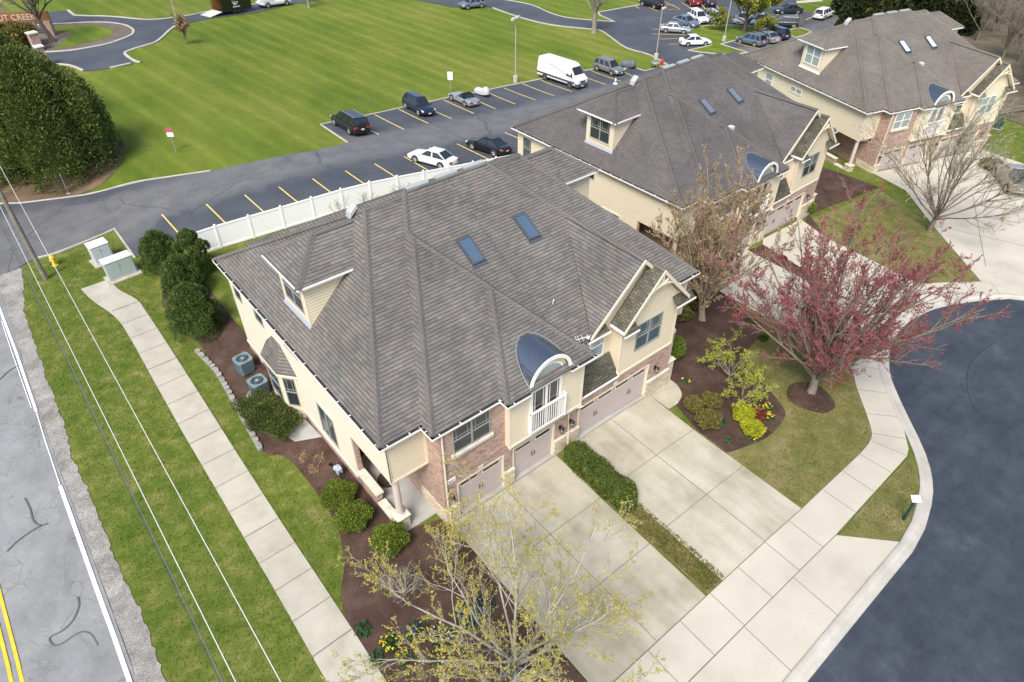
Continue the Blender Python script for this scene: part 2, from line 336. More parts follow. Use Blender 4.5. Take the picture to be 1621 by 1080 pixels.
class Fr:        # a wall frame: u along the wall, n out of it, z up
    def __init__(s, o, u, n): s.o, s.u, s.n = Vector(o), Vector(u), Vector(n)
    def p(s, u, n, z): return s.o+s.u*u+s.n*n+Vector((0, 0, z))
class MB:
    def __init__(s, off=(0, 0, 0)): s.V, s.F, s.M, s.off = [], [], [], Vector(off)
    def poly(s, pts, m=0):
        k = len(s.V); s.V += [Vector(p)-s.off for p in pts]; s.F.append(list(range(k, k+len(pts)))); s.M.append(m); return s
    def hexa(s, c, m=0):
        k = len(s.V); s.V += [Vector(p)-s.off for p in c]
        for f in ((0, 3, 2, 1), (4, 5, 6, 7), (0, 1, 5, 4), (1, 2, 6, 5), (2, 3, 7, 6), (3, 0, 4, 7)):
            s.F.append([k+i for i in f]); s.M.append(m)
        return s
    def box(s, x0, x1, y0, y1, z0, z1, m=0):
        return s.hexa([(x0, y0, z0), (x1, y0, z0), (x1, y1, z0), (x0, y1, z0), (x0, y0, z1), (x1, y0, z1), (x1, y1, z1), (x0, y1, z1)], m)
    def fbox(s, fr, u0, u1, n0, n1, z0, z1, m=0):
        return s.hexa([fr.p(u0, n1, z0), fr.p(u1, n1, z0), fr.p(u1, n0, z0), fr.p(u0, n0, z0), fr.p(u0, n1, z1), fr.p(u1, n1, z1), fr.p(u1, n0, z1), fr.p(u0, n0, z1)], m)
    def bar(s, a, b, w, h, m=0, up=(0, 0, 1)):
        a, b = Vector(a), Vector(b); d = (b-a).normalized(); sd = d.cross(Vector(up)).normalized()*w/2; u = sd.cross(d).normalized()*h/2
        return s.hexa([a-sd-u, a+sd-u, b+sd-u, b-sd-u, a-sd+u, a+sd+u, b+sd+u, b-sd+u], m)
    def ext(s, pts, v, m=0, cap=True):
        pts = [Vector(p) for p in pts]; v = Vector(v); n = len(pts)
        if cap: s.poly(pts, m); s.poly([p+v for p in reversed(pts)], m)
        for i in range(n):
            a, b = pts[i], pts[(i+1) % n]; s.poly([b, a, a+v, b+v], m)
        return s
    def tube(s, pts, rad, n=6, m=0, cap=True):
        pts = [Vector(p) for p in pts]; k0 = len(s.V); N = len(pts)
        for i, p in enumerate(pts):
            d = (pts[min(i+1, N-1)]-pts[max(i-1, 0)]).normalized()
            a = d.orthogonal().normalized() if abs(d.z) > .95 else d.cross(Vector((0, 0, 1))).normalized()
            b = d.cross(a); r = rad[i] if isinstance(rad, (list, tuple)) else rad
            for j in range(n):
                t = 2*PI*j/n; s.V.append(p+(a*math.cos(t)+b*math.sin(t))*r-s.off)
        for i in range(N-1):
            for j in range(n):
                j2 = (j+1) % n; s.F.append([k0+i*n+j, k0+i*n+j2, k0+(i+1)*n+j2, k0+(i+1)*n+j]); s.M.append(m)
        if cap:
            s.F.append([k0+j for j in reversed(range(n))]); s.M.append(m); s.F.append([k0+(N-1)*n+j for j in range(n)]); s.M.append(m)
        return s
    def lathe(s, prof, c=(0, 0, 0), n=16, m=0, axis='z'):
        k0 = len(s.V); c = Vector(c)
        for r, z in prof:
            for j in range(n):
                t = 2*PI*j/n
                v = Vector((r*math.cos(t), r*math.sin(t), z)) if axis == 'z' else Vector((r*math.cos(t), z, r*math.sin(t)))
                s.V.append(c+v-s.off)
        for i in range(len(prof)-1):
            for j in range(n):
                j2 = (j+1) % n; f = [k0+i*n+j, k0+i*n+j2, k0+(i+1)*n+j2, k0+(i+1)*n+j]
                s.F.append(f); s.M.append(m)
        s.F.append([k0+j for j in range(n)]); s.M.append(m); s.F.append([k0+(len(prof)-1)*n+j for j in range(n)]); s.M.append(m)
        return s
    def build(s, name, mats, parent=None, smooth=False, uv=True, bevel=0, sub=0):
        me = bpy.data.meshes.new(name); me.from_pydata([tuple(v) for v in s.V], [], s.F)
        for m in (mats if isinstance(mats, (list, tuple)) else [mats]): me.materials.append(m)
        me.polygons.foreach_set('material_index', s.M)
        if smooth: me.polygons.foreach_set('use_smooth', [True]*len(s.F))
        me.update()
        if uv:
            L = me.uv_layers.new(name='UVMap'); dat = np.zeros((len(me.loops), 2)); Z = Vector((0, 0, 1))
            for p in me.polygons:
                n = p.normal
                u = Vector((1, 0, 0)) if abs(n.z) > .999 else Z.cross(n).normalized()
                if abs(u.x) > abs(u.y): u = u if u.x > 0 else -u
                else: u = u if u.y > 0 else -u
                v = n.cross(u)
                if v.z < 0 or (abs(n.z) > .999 and v.y < 0): v = -v
                for li in p.loop_indices:
                    co = s.V[me.loops[li].vertex_index]; dat[li] = (co.dot(u)+100, co.dot(v)+100)
            L.data.foreach_set('uv', dat.ravel())
        o = put(bpy.data.objects.new(name, me), parent)
        if bevel:
            b = o.modifiers.new('bevel', 'BEVEL'); b.width = bevel; b.segments = 2; b.limit_method = 'ANGLE'
        if sub:
            b = o.modifiers.new('sub', 'SUBSURF'); b.levels = sub; b.render_levels = sub
        return o
def fastmesh(name, V, F, mats, parent=None, mi=None, smooth=False):
    me = bpy.data.meshes.new(name); V = np.asarray(V, np.float32); F = np.asarray(F, np.int32)
    k = F.shape[1]
    me.vertices.add(len(V)); me.vertices.foreach_set('co', V.ravel())
    me.loops.add(F.size); me.loops.foreach_set('vertex_index', F.ravel())
    me.polygons.add(len(F)); me.polygons.foreach_set('loop_start', np.arange(0, F.size, k, dtype=np.int32))
    if mi is not None: me.polygons.foreach_set('material_index', np.asarray(mi, np.int32))
    if smooth: me.polygons.foreach_set('use_smooth', [True]*len(F))
    for m in (mats if isinstance(mats, (list, tuple)) else [mats]): me.materials.append(m)
    me.update(calc_edges=True); me.validate()
    return put(bpy.data.objects.new(name, me), parent)
SPLIT = {'pent_roof', 'porch_floor', 'trim', 'cap_stone', 'stone_base', 'door_jamb', 'ridge_vent', 'siding_wall', 'brick_wall', 'corner_board', 'front_door', 'gutter', 'gutter_trough', 'ridge_cap', 'light_frame', 'dormer', 'side_wall', 'balcony_railing'}
def split_parts(root):
    # every separate piece of a part becomes a part of its own
    for o in list(root.children_recursive):
        if o.type != 'MESH' or o.name.split('.')[0] not in SPLIT: continue
        me = o.data; nv = len(me.vertices); par = list(range(nv))
        def find(a):
            while par[a] != a: par[a] = par[par[a]]; a = par[a]
            return a
        for p in me.polygons:
            v = list(p.vertices)
            for b in v[1:]: par[find(v[0])] = find(b)
        isl = {}
        for i in range(nv): isl.setdefault(find(i), []).append(i)
        bb = []
        for k, v in isl.items():
            c = np.array([me.vertices[i].co for i in v]); bb.append([k, c.min(0)-.012, c.max(0)+.012])
        grp = list(range(len(bb)))
        def gf(a):
            while grp[a] != a: a = grp[a]
            return a
        for i in range(len(bb)):
            for j in range(i):
                if (bb[i][1] <= bb[j][2]).all() and (bb[j][1] <= bb[i][2]).all(): grp[gf(i)] = gf(j)
        rootof = {b[0]: gf(i) for i, b in enumerate(bb)}; n = sorted(set(rootof.values()))
        if len(n) < 2: continue
        uv = me.uv_layers[0].data if me.uv_layers else None; first = None
        for g_ in n:
            ps = [p for p in me.polygons if rootof[find(p.vertices[0])] == g_]; ids = sorted({i for p in ps for i in p.vertices}); mp_ = {i: k for k, i in enumerate(ids)}
            m2 = bpy.data.meshes.new(o.name.split('.')[0]); m2.from_pydata([tuple(me.vertices[i].co) for i in ids], [], [[mp_[i] for i in p.vertices] for p in ps])
            for m in me.materials: m2.materials.append(m)
            m2.polygons.foreach_set('material_index', [p.material_index for p in ps])
            if uv:
                L = m2.uv_layers.new(name='UVMap'); L.data.foreach_set('uv', np.array([tuple(uv[li].uv) for p in ps for li in p.loop_indices]).ravel())
            if first is None: first = m2
            else: put(bpy.data.objects.new(o.name.split('.')[0], m2), o.parent)
        o.data = first
def struct(o): o['kind'] = 'structure'; return o

# ------------------------------------------------------------------ draped ground sheets
def resample(poly, step, closed=True):
    out = []; n = len(poly)
    for i in range(n if closed else n-1):
        a, b = Vector(poly[i]), Vector(poly[(i+1) % n]); k = max(1, int((b-a).length/step))
        out += [tuple(a.lerp(b, j/k)) for j in range(k)]
    if not closed: out.append(tuple(poly[-1]))
    return out
def inside(p, poly):
    x, y = p; c = False; j = len(poly)-1
    for i in range(len(poly)):
        xi, yi = poly[i]; xj, yj = poly[j]
        if (yi > y) != (yj > y) and x < (xj-xi)*(y-yi)/(yj-yi)+xi: c = not c
        j = i
    return c
def smooth_line(pts, n=4, closed=False):       # Catmull-Rom
    P = [Vector(p) for p in pts]; N = len(P); out = []
    for i in range(N if closed else N-1):
        g = (lambda k: P[k % N]) if closed else (lambda k: P[max(0, min(N-1, k))])
        p0, p1, p2, p3 = g(i-1), g(i), g(i+1), g(i+2)
        for j in range(n):
            t = j/n
            out.append(tuple(.5*((2*p1)+(p2-p0)*t+(2*p0-5*p1+4*p2-p3)*t*t+(3*p1-p0-3*p2+p3)*t**3)))
    if not closed: out.append(tuple(P[-1]))
    return out
def drape(name, poly, off, mat, step=1.5, parent=None):
    b = resample(poly, step); n = len(b)
    xs = [p[0] for p in b]; ys = [p[1] for p in b]; pts = list(b)
    x = min(xs)+step/2
    while x < max(xs):
        y = min(ys)+step/2
        while y < max(ys):
            if inside((x, y), b): pts.append((x, y))
            y += step
        x += step
    r = delaunay_2d_cdt([Vector(p[:2]) for p in pts], [], [list(range(n))], 1, 1e-5)
    V = [(v.x, v.y, T(v.x, v.y)+off) for v in r[0]]
    me = bpy.data.meshes.new(name); me.from_pydata(V, [], [list(f) for f in r[2]])
    me.materials.append(mat); me.update()
    o = put(bpy.data.objects.new(name, me), parent)
    for p in me.polygons:
        if p.normal.z < 0: p.flip()
    return struct(o)
def ribbon(mb, line, w, off, m=0, step=1.2):
    L = [Vector(p[:2]) for p in resample(line, step, False)]; N = len(L); prev = None
    for i, p in enumerate(L):
        d = (L[min(i+1, N-1)]-L[max(i-1, 0)]).normalized(); s = Vector((-d.y, d.x))*w/2
        a, b = p+s, p-s; cur = ((a.x, a.y, T(*p)+off), (b.x, b.y, T(*p)+off))
        if prev: mb.poly([prev[1], cur[1], cur[0], prev[0]], m)
        prev = cur
    return mb
def kerb(name, line, w=.16, h=.12, mat=None, closed=False, prof=None):
    L = [Vector(p[:2]) for p in resample(line, .8, closed)]; N = len(L); mb = MB(); rows = []
    prof = prof or [(-w/2, -.1), (-w/2, h*.8), (-w/2+.03, h), (w/2-.03, h), (w/2, h*.8), (w/2, -.1)]
    for i, p in enumerate(L):
        if closed: d = (L[(i+1) % N]-L[i-1]).normalized()
        else: d = (L[min(i+1, N-1)]-L[max(i-1, 0)]).normalized()
        s = Vector((-d.y, d.x)); z = T(*p)
        rows.append([(p.x+s.x*a, p.y+s.y*a, z+c) for a, c in prof])
    for i in range(N if closed else N-1):
        a, b = rows[i], rows[(i+1) % N]
        for k in range(len(prof)-1): mb.poly([a[k+1], a[k], b[k], b[k+1]])
    return struct(mb.build(name, mat or M_KERB, uv=False))

# ================================================================== SETTING
def axis(lo, hi, step): return [lo+i*step for i in range(int((hi-lo)/step)+1)]
gx = [-500, -300, -180, -110, -70, -50, -38]+axis(-30, 138, 1.0)+[145, 160, 190, 250, 350, 550]
gy = [-400, -200, -100, -60, -40]+axis(-30, 138, 1.0)+[145, 160, 190, 250, 350, 550]
V = [(x, y, T(x, y)) for y in gy for x in gx]; nx = len(gx)
F = [(j*nx+i, j*nx+i+1, (j+1)*nx+i+1, (j+1)*nx+i) for j in range(len(gy)-1) for i in range(nx-1)]
struct(fastmesh('ground', V, F, M_GRASS, smooth=True))

m3, b3, r1, r2 = zm(0, 360, 3), zm(0, 720, 3), zm(0, 0, 3), zm(540, 0, 3)
br, mr = zm(1080, 720, 2.997), zm(1080, 360, 2.997)
z00, z50, z78, z10, z11, z32 = zm(0, 0, 6.75), zm(500, 60, 5.4), zm(780, 60, 5.4), zm(1000, 0, 6.754), zm(1160, 10, 6.75), zm(320, 0, 6.754)

# the old road along the left, gravel shoulder, lines
drape('gravel_shoulder', [(x+(R.uniform(-.07, .07) if x > -3.2 and y > 0 else 0), y) for x, y in resample([(-4.2, -40), (-2.85, -40), (-2.86, 18), (-2.8, 22), (-2.95, 25), (-2.8, 29), (-2.95, 32.6), (-2.7, 35), (-2.6, 39.7), (-2.45, 44), (-2.3, 48), (-1.7, 51.6), (-1.3, 54.2), (-3.4, 55), (-4.2, 50)], .22)], .03, M_GRAVEL, 1.2)
drape('road', [(-3.75, -60), (-3.75, 22), (-3.6, 34), (-3.45, 40), (-3.2, 47), (-3.0, 54), (-2.9, 66), (-2.6, 78), (-3.5, 160), (-30, 160), (-30, -60)], .045, M_ROAD, 3)
mb = MB()
ribbon(mb, [(-3.98, -40), (-3.98, 23), (-3.86, 31)], .17, .085); ribbon(mb, [(-3.86, 31), (-3.75, 35), (-3.65, 37.5)], .05, .085)
ribbon(mb, [(-3.65, 37.5), (-3.5, 44), (-3.45, 50)], .14, .085); ribbon(mb, [(-3.8, 38), (-3.7, 44), (-3.6, 48)], .04, .085)
struct(mb.build('road_edge_line', M_WLINE, uv=False))
mb = MB(); ribbon(mb, [(-7.3, -40), (-7.28, 120)], .13, .085); ribbon(mb, [(-7.63, -40), (-7.62, 120)], .13, .085)
struct(mb.build('road_centre_line', M_YELR, uv=False))
mb = MB()
for ln in (b3((370, 680), (378, 720), (350, 790), (300, 840), (250, 865), (238, 885), (260, 910), (300, 900), (360, 860), (400, 845), (440, 860), (470, 910)),
           b3((120, 210), (145, 260), (160, 315), (190, 340), (230, 330)), b3((35, 465), (80, 420), (140, 375), (200, 340)), m3((0, 730), (40, 690), (90, 660))):
    ribbon(mb, smooth_line(ln, 4), .065, .09, step=.3)
struct(mb.build('crack_seal', M_TAR, uv=False))

# public walk on the left
wl = m3((385, 295), (440, 350), (550, 430), (620, 530), (720, 710)); wr = m3((515, 250), (570, 300), (650, 345), (690, 395), (780, 530))
wline_l = smooth_line(wl, 4)+[(2.14, 31), (2.1, 25), (2.02, 19), (1.93, 14.5), (1.85, 5), (1.85, -30)]
wline_r = smooth_line(wr, 4)+[(3.92, 33), (3.84, 27.6), (3.8, 23), (3.72, 17), (3.7, 12), (3.68, -30)]
drape('side_walk', wline_l+wline_r[::-1], .045, mat_noise('walk_concrete', [(.25, (.33, .31, .25)), (.5, (.41, .39, .325)), (.75, (.47, .445, .375))], .9, 20, .4, .8, .1, .01, .8, 1.15), 1.2)
mb = MB()
for k, y in enumerate(np.arange(44.6, 2, -1.86)):
    xl = 1.87+(y-14)*.014 if y < 40 else 2.25; ribbon(mb, [(xl+.02, y), (xl+1.8, y+.03)], .03 if k % 4 else .05, .058)
struct(mb.build('walk_joint', M_JOINT, uv=False))

# parking court behind the houses
lot_top = [(-2.9, 66.3), (-.8, 65.9), (.6, 64.9), (5.1, 63), (7.2, 62.1), (14.6, 59.5), (21, 58.4), (24, 58), (27.45, 58.5), (27.5, 64.3), (28.7, 64.5), (34.2, 65.4), (38.2, 66.1), (45, 66.85), (53.7, 67), (59.4, 66.85), (68.2, 66.1), (73.2, 63), (73.2, 61.3), (77.7, 61.2)]
lot_bot = m3((75, 205), (120, 175), (170, 150), (250, 130), (320, 105), (420, 65), (545, 10), (640, 145))
drape('parking_lot', lot_top+[(79.3, 60), (80, 48.3), (40, 47.4), (30, 48.2), (8.3, 49.6), (5.45, 50.3)]+lot_bot[::-1][:]+[(-3.0, 54.2)], .05, M_ASPH, 2)
far_lot = [(77.7, 61.2)]+smooth_line([(79.35, 65.8), (79.06, 70.1), (80.8, 74.7), (82.4, 78.6), (81.85, 80.3), (78.35, 85.9), (77.15, 92.4), (77.3, 99.8)], 3)
far_lot += [G(716, 12), G(655, 0), (70, 125), (82, 112)]+smooth_line([(82.3, 103.2), (84, 97.6), (83, 91.1), (83.75, 86.7), (87.9, 81.2)], 3)
far_lot += [G(950, 25), G(947, 20), G(1015, 8), (107, 92), (125, 88), (133, 78), G(1265, 19), G(1287, 20), (126, 52), (112, 46), (96, 48), (80, 50.3), (79.3, 60)]
drape('far_parking_lot', far_lot, .054, M_ASPH, 2.2)

mb = MB()
near = [(256.7, 340.7), (326.7, 324.3), (387.7, 310), (441.7, 297.3), (495, 284.3), (546.7, 271.7), (593.3, 260.7), (640, 249.3), (723.3, 229), (799, 211)]
for p in near:
    x, y = G(*p); ribbon(mb, [(x, y), (x+.06, y-5.4)], .11, .08)
for a, b in (((160, 548), (298, 618)), ((275, 523), (415, 590)), ((487, 478), (632, 543)), ((693, 441), (828, 498)), ((773, 421), (922, 478)), ((862, 401), (1010, 458)), ((948, 384), (1095, 438)), ((1185, 338), (1330, 390))):
    ribbon(mb, r2(a, b), .11, .08)
for a, b in (((20, 560), (180, 643)), ((375, 500), (525, 567)), ((590, 455), (732, 520)), ((1160, 370), (1257, 405)), ((1290, 320), (1390, 367))): ribbon(mb, r2(a, b), .11, .08)
for a, b in (((215, 320), (330, 325)), ((215, 373), (580, 380)), ((300, 428), (500, 422)), ((400, 483), (510, 480)), ((1090, 460), (1360, 530)), ((1080, 210), (1135, 285)), ((1330, 225), (1300, 290)), ((530, 35), (650, 110)), ((745, 50), (790, 110)), ((890, 50), (930, 105)), ((350, 30), (515, 105)), ((20, 65), (80, 100)), ((150, 70), (275, 130)), ((340, 60), (470, 65)), ((385, 110), (520, 108))):
    ribbon(mb, z10(a, b), .13, .12)
for a, b in (((470, 105), (540, 40)), ((640, 120), (740, 60)), ((780, 155), (870, 110)), ((10, 150), (45, 205)), ((240, 165), (220, 225))): ribbon(mb, z11(a, b), .13, .12)
struct(mb.build('parking_line', M_YEL, uv=False))
kerb('lot_kerb', lot_top[1:6]); kerb('lot_kerb', lot_top[8:])
kerb('lot_kerb', smooth_line(lot_bot[2:-1], 2)+[lot_bot[-2], lot_bot[-1], (5.45, 50.35)])
kerb('drive_kerb', smooth_line([(77.7, 61.2), (79.35, 65.8), (79.06, 70.1), (80.8, 74.7), (82.4, 78.6), (81.85, 80.3), (78.35, 85.9), (77.15, 92.4), (77.3, 99.8)], 3), .22)
kerb('drive_kerb', smooth_line([(82.3, 103.2), (84, 97.6), (83, 91.1), (83.75, 86.7), (87.9, 81.2)], 3)+[G(950, 25), G(947, 20), G(1015, 8)], .25)
isl = [G(1089, 80.7), G(1127, 72.6), G(1120, 70)]+smooth_line(GS((1105, 63), (1089, 55), (1090, 50), (1107, 43), (1133, 41)), 3)+GS((1165, 41), (1197, 43), (1212, 46), (1200, 53), (1164, 65), (1141, 71), (1184, 84), (1165, 87), (1141, 87), (1110, 84))
drape('lot_island', isl, .10, M_GRASS, 1.5); kerb('island_kerb', isl, .2, .15, closed=True)
isl2 = GS((1243, 50), (1264, 45), (1276, 48), (1284, 52), (1272, 57), (1258, 61)); drape('lot_island', isl2, .10, M_GRASS, 1.5); kerb('island_kerb', isl2, .2, .15, closed=True)
ribbon_mb = MB(); ribbon(ribbon_mb, GS((1180, 0), (1215, 4), (1250, 5), (1300, 1)), 1.4, .05); struct(ribbon_mb.build('far_path', M_CONC, uv=False))

# entrance loop, upper left
ent_low = smooth_line(GS((77, 102), (110, 104), (133, 113)), 3)+GS((145, 113), (209, 103))+smooth_line(GS((213, 101), (197, 86), (207, 80), (240, 70), (253, 63), (267, 50), (280, 40)), 3)+GS((333, 30), (409, 20), (459, 8), (502, 1))
ent_up = GS((108, 17), (118, 25))+smooth_line(GS((140, 26), (190, 28), (230, 32), (265, 30), (300, 25)), 2)+GS((340, 17), (395, 9), (440, 0))
drape('entrance_drive', [(-30, 94), (4, 98)]+ent_low+[(64, 124), (62, 131)]+ent_up[::-1]+[(10, 126), (-30, 130)], .05, M_ASPH, 2.2)
kerb('entrance_kerb', ent_low[:7], .3, .13); kerb('entrance_kerb', smooth_line(GS((223, 99), (213, 97), (198, 86), (207, 80), (240, 70), (253, 63), (267, 50), (277, 42)), 3), .35, .13)
kerb('entrance_kerb', ent_up, .35, .13)
kerb('wheel_stop', GS((174, 108.5), (207, 101.5)), .25, .16)
e_isl = smooth_line(GS((10, 90), (43, 85), (104, 81.5), (142, 76), (175, 69), (204, 58.5), (212, 51), (206, 44), (191, 39), (155, 36), (104, 38), (70, 40), (30, 44), (-10, 52), (-20, 75)), 3, True)
drape('entrance_island', e_isl, .08, M_MULCHD, 2); kerb('island_kerb', e_isl, .3, .14, closed=True)
drape('island_grass', smooth_line(GS((82, 80), (95, 74), (105, 62), (115, 54), (90, 51), (82, 44), (120, 42), (160, 42), (180, 51), (165, 62), (135, 69), (105, 77)), 3, True), .10, M_GRASS, 1.5)

# beds, lawns and paving round the houses
bed_edge = GS((300, 520), (318, 548), (345, 590), (375, 640), (415, 715), (449, 722), (482, 755), (515, 800), (535, 840), (545, 890), (540, 940), (548, 985))
drape('mulch_bed', [(8.6, 47.3), (6.0, 46.2), (5.0, 43)]+smooth_line(bed_edge, 3)+[(3.85, 9), (3.85, 4), (9.6, 4), (9.7, 9), (9.8, 16.9), (8, 17.5), (8, 47.3)], .04, M_MULCH, .8)
garden = [(23.42, 13.1), (23.42, 11.0)]+smooth_line(GS((1125, 702), (1148, 717), (1177, 709), (1213, 694), (1237, 670), (1243, 653), (1230, 633), (1213, 613), (1190, 590), (1177, 565), (1190, 547), (1205, 530), (1206, 513)), 3)+GS((1193, 500), (1158, 473))+[(36.0, 22), (36, 26), (37.2, 42), (26.5, 42), (26.5, 18), (25.4, 17.3), (25.5, 16.2), (25.1, 15.4), (24.1, 15.1)]
drape('mulch_bed', garden, .045, M_MULCH, .8)
drape('front_lawn', [(23.32, 13.2), (23.28, 6.62), (29.1, 6.8), (31.2, 7.1), (32.6, 8.3), (34.9, 10.2), (36, 11.6), (36, 20), (33, 21), (27, 18), (25, 15)], .025, M_DRY, 1)
mp = G(1283, 630); drape('tree_ring', [(mp[0]+1.35*math.cos(t)*(1+.08*math.sin(3*t)), mp[1]+1.35*math.sin(t)) for t in np.linspace(0, 2*PI, 22)[:-1]], .06, M_MULCH, .6)
drape('kerb_lawn', [(23.6, 4.75), (23.3, 4.72), (25.4, 2.75), (26.9, 2.85), (29.2, 3.6), (31.3, 4.8), (31.5, 5.2), (31.0, 5.1), (27, 4.95)], .03, M_DRY, .8)
drape('bed_strip', [(16.2, 6.65), (17.35, 6.65), (17.5, 12), (17.6, 16.4), (16.3, 16.4)], .035, M_DRY, .7)
# driveways
drape('driveway', [(9.75, 16.42), (9.7, 6.62), (16.06, 6.62), (16.22, 13), (16.35, 16.42)], .05, M_CONCW, 1.5)
drape('driveway', [(17.6, 16.47), (17.35, 12.2), (17.2, 6.62), (23.27, 6.62), (23.3, 13), (23.45, 16.47)], .05, M_CONCW, 1.5)
drape('garage_apron', [(9.85, 16.42), (16.35, 16.42), (17.6, 16.47), (23.45, 16.5), (23.45, 16.75), (9.85, 16.75)], .065, M_SILL, 1.0)
drape('entry_pad', [(23.46, 16.5), (24.9, 17.3), (25.3, 17.35)]+smooth_line([(25.5, 16.9), (25.45, 16.1), (25.0, 15.4), (24.2, 15.05)], 4)+[(23.46, 15.05)], .05, M_CONCW, .8)
walk_in = [(-2, 6.6), (9.7, 6.6), (23.2, 6.63), (29.1, 6.8)]+smooth_line([(30.2, 6.9), (31.2, 7.2), (32.6, 8.3), (34.2, 9.7), (35.45, 10.65), (36.0, 11.3)], 3)+[(36.0, 13.05), (49.3, 13.05), (51.4, 11.7), (53.5, 10.3), (55.9, 8.2), (60, 3)]
walk_out = [(-2, 4.75), (12.7, 4.78), (23.2, 4.83), (27, 5.0), (31.1, 5.2), (31.7, 5.4), (32.9, 6.2), (34.6, 7.6), (35.7, 8.6), (38, 10.1), (40, 10.9), (42.3, 11.4), (44.6, 11.5), (47.4, 11.2), (50.3, 10.2), (53.9, 7.6), (58.5, 2)]
drape('sidewalk', walk_in+walk_out[::-1], .056, M_CONC, 1.2)
drape('drive_apron', [(3, 4.74), (23.2, 4.81), (25.35, 2.72), (12, 2.4), (3, 2.4)], .05, M_CONC, 1.5)
asph = [(2, 1.85), (14, 1.85), (20.4, 2.02), (25.2, 2.15)]+smooth_line([(27, 2.4), (29.7, 3.2), (32.1, 4.65), (35.1, 7.4), (37, 9), (38.4, 9.8), (40, 10.5), (42.3, 11), (44.3, 11.1), (47, 10.75), (50.1, 9.55), (52, 8.45), (53.4, 7.3), (57.9, 1)], 3)
drape('cul_de_sac', asph+[(66, -14), (66, -60), (2, -60)], .04, M_ASPHC, 2)
kerb('street_kerb', asph, prof=[(.62, -.1), (.62, .10), (.55, .125), (.42, .125), (.28, .06), (.05, .045), (0, .05), (0, -.1)])
mb = MB()
for y in (4.79, 6.62): ribbon(mb, [(3.7, y), (23.25, y+.02), (27, y+.2)], .035, .062)
for x in (4.6, 6.6, 8.5, 10.4, 12.35, 14.3, 16.25, 18.2, 20.2, 22.1): ribbon(mb, [(x, 4.81), (x+.05, 6.6)], .03, .062)
for x in (12.5, 16.1, 19.6): ribbon(mb, [(x, 2.5), (x+.1, 4.76)], .03, .056)
ribbon(mb, [(12.95, 6.66), (13.0, 16.4)], .03, .056); ribbon(mb, [(9.7, 9.9), (16.15, 9.9)], .03, .056); ribbon(mb, [(9.72, 13.1), (16.22, 13.1)], .03, .056)
ribbon(mb, [(20.3, 6.66), (20.35, 16.44)], .035, .056); ribbon(mb, [(17.3, 10.0), (23.25, 10.0)], .03, .056); ribbon(mb, [(17.45, 13.2), (23.3, 13.2)], .03, .056)
ribbon(mb, [(9.8, 16.43), (23.45, 16.48)], .03, .07); ribbon(mb, [(23.45, 16.4), (23.45, 15)], .03, .056); ribbon(mb, [(23.5, 16.45), (25.4, 16.1)], .02, .056)
for a, b in (((25.2, 4.95), (25.2, 6.65)), ((27.2, 5.05), (27.2, 6.7)), ((29.2, 5.15), (29.1, 6.8)), ((31.1, 5.25), (30.6, 6.9)), ((32.4, 5.8), (31.2, 7.2)), ((33.8, 6.95), (32.5, 8.2)), ((35.3, 8.3), (34.1, 9.6)), ((37.2, 9.6), (36.2, 11)), ((39, 10.5), (38.6, 13)), ((41, 11.1), (41, 13)), ((43, 11.4), (43, 13)), ((45, 11.4), (45.2, 13)), ((47, 11.2), (47.4, 13)), ((49.2, 10.6), (50, 12.5)), ((51, 9.8), (52.2, 11)), ((52.7, 8.6), (54, 9.9)), ((36, 13.05), (49.3, 13.05))):
    ribbon(mb, [a, b], .03, .062)
struct(mb.build('paving_joint', M_JOINT, uv=False))
mb = MB()
for ln in (mr((1490, 545), (1420, 590), (1370, 640), (1350, 700), (1350, 760), (1365, 820), (1400, 880), (1440, 940)), mr((1325, 765), (1350, 790))):
    ribbon(mb, smooth_line(ln, 4), .06, .045, step=.35)
struct(mb.build('street_crack_seal', M_TARD, uv=False))

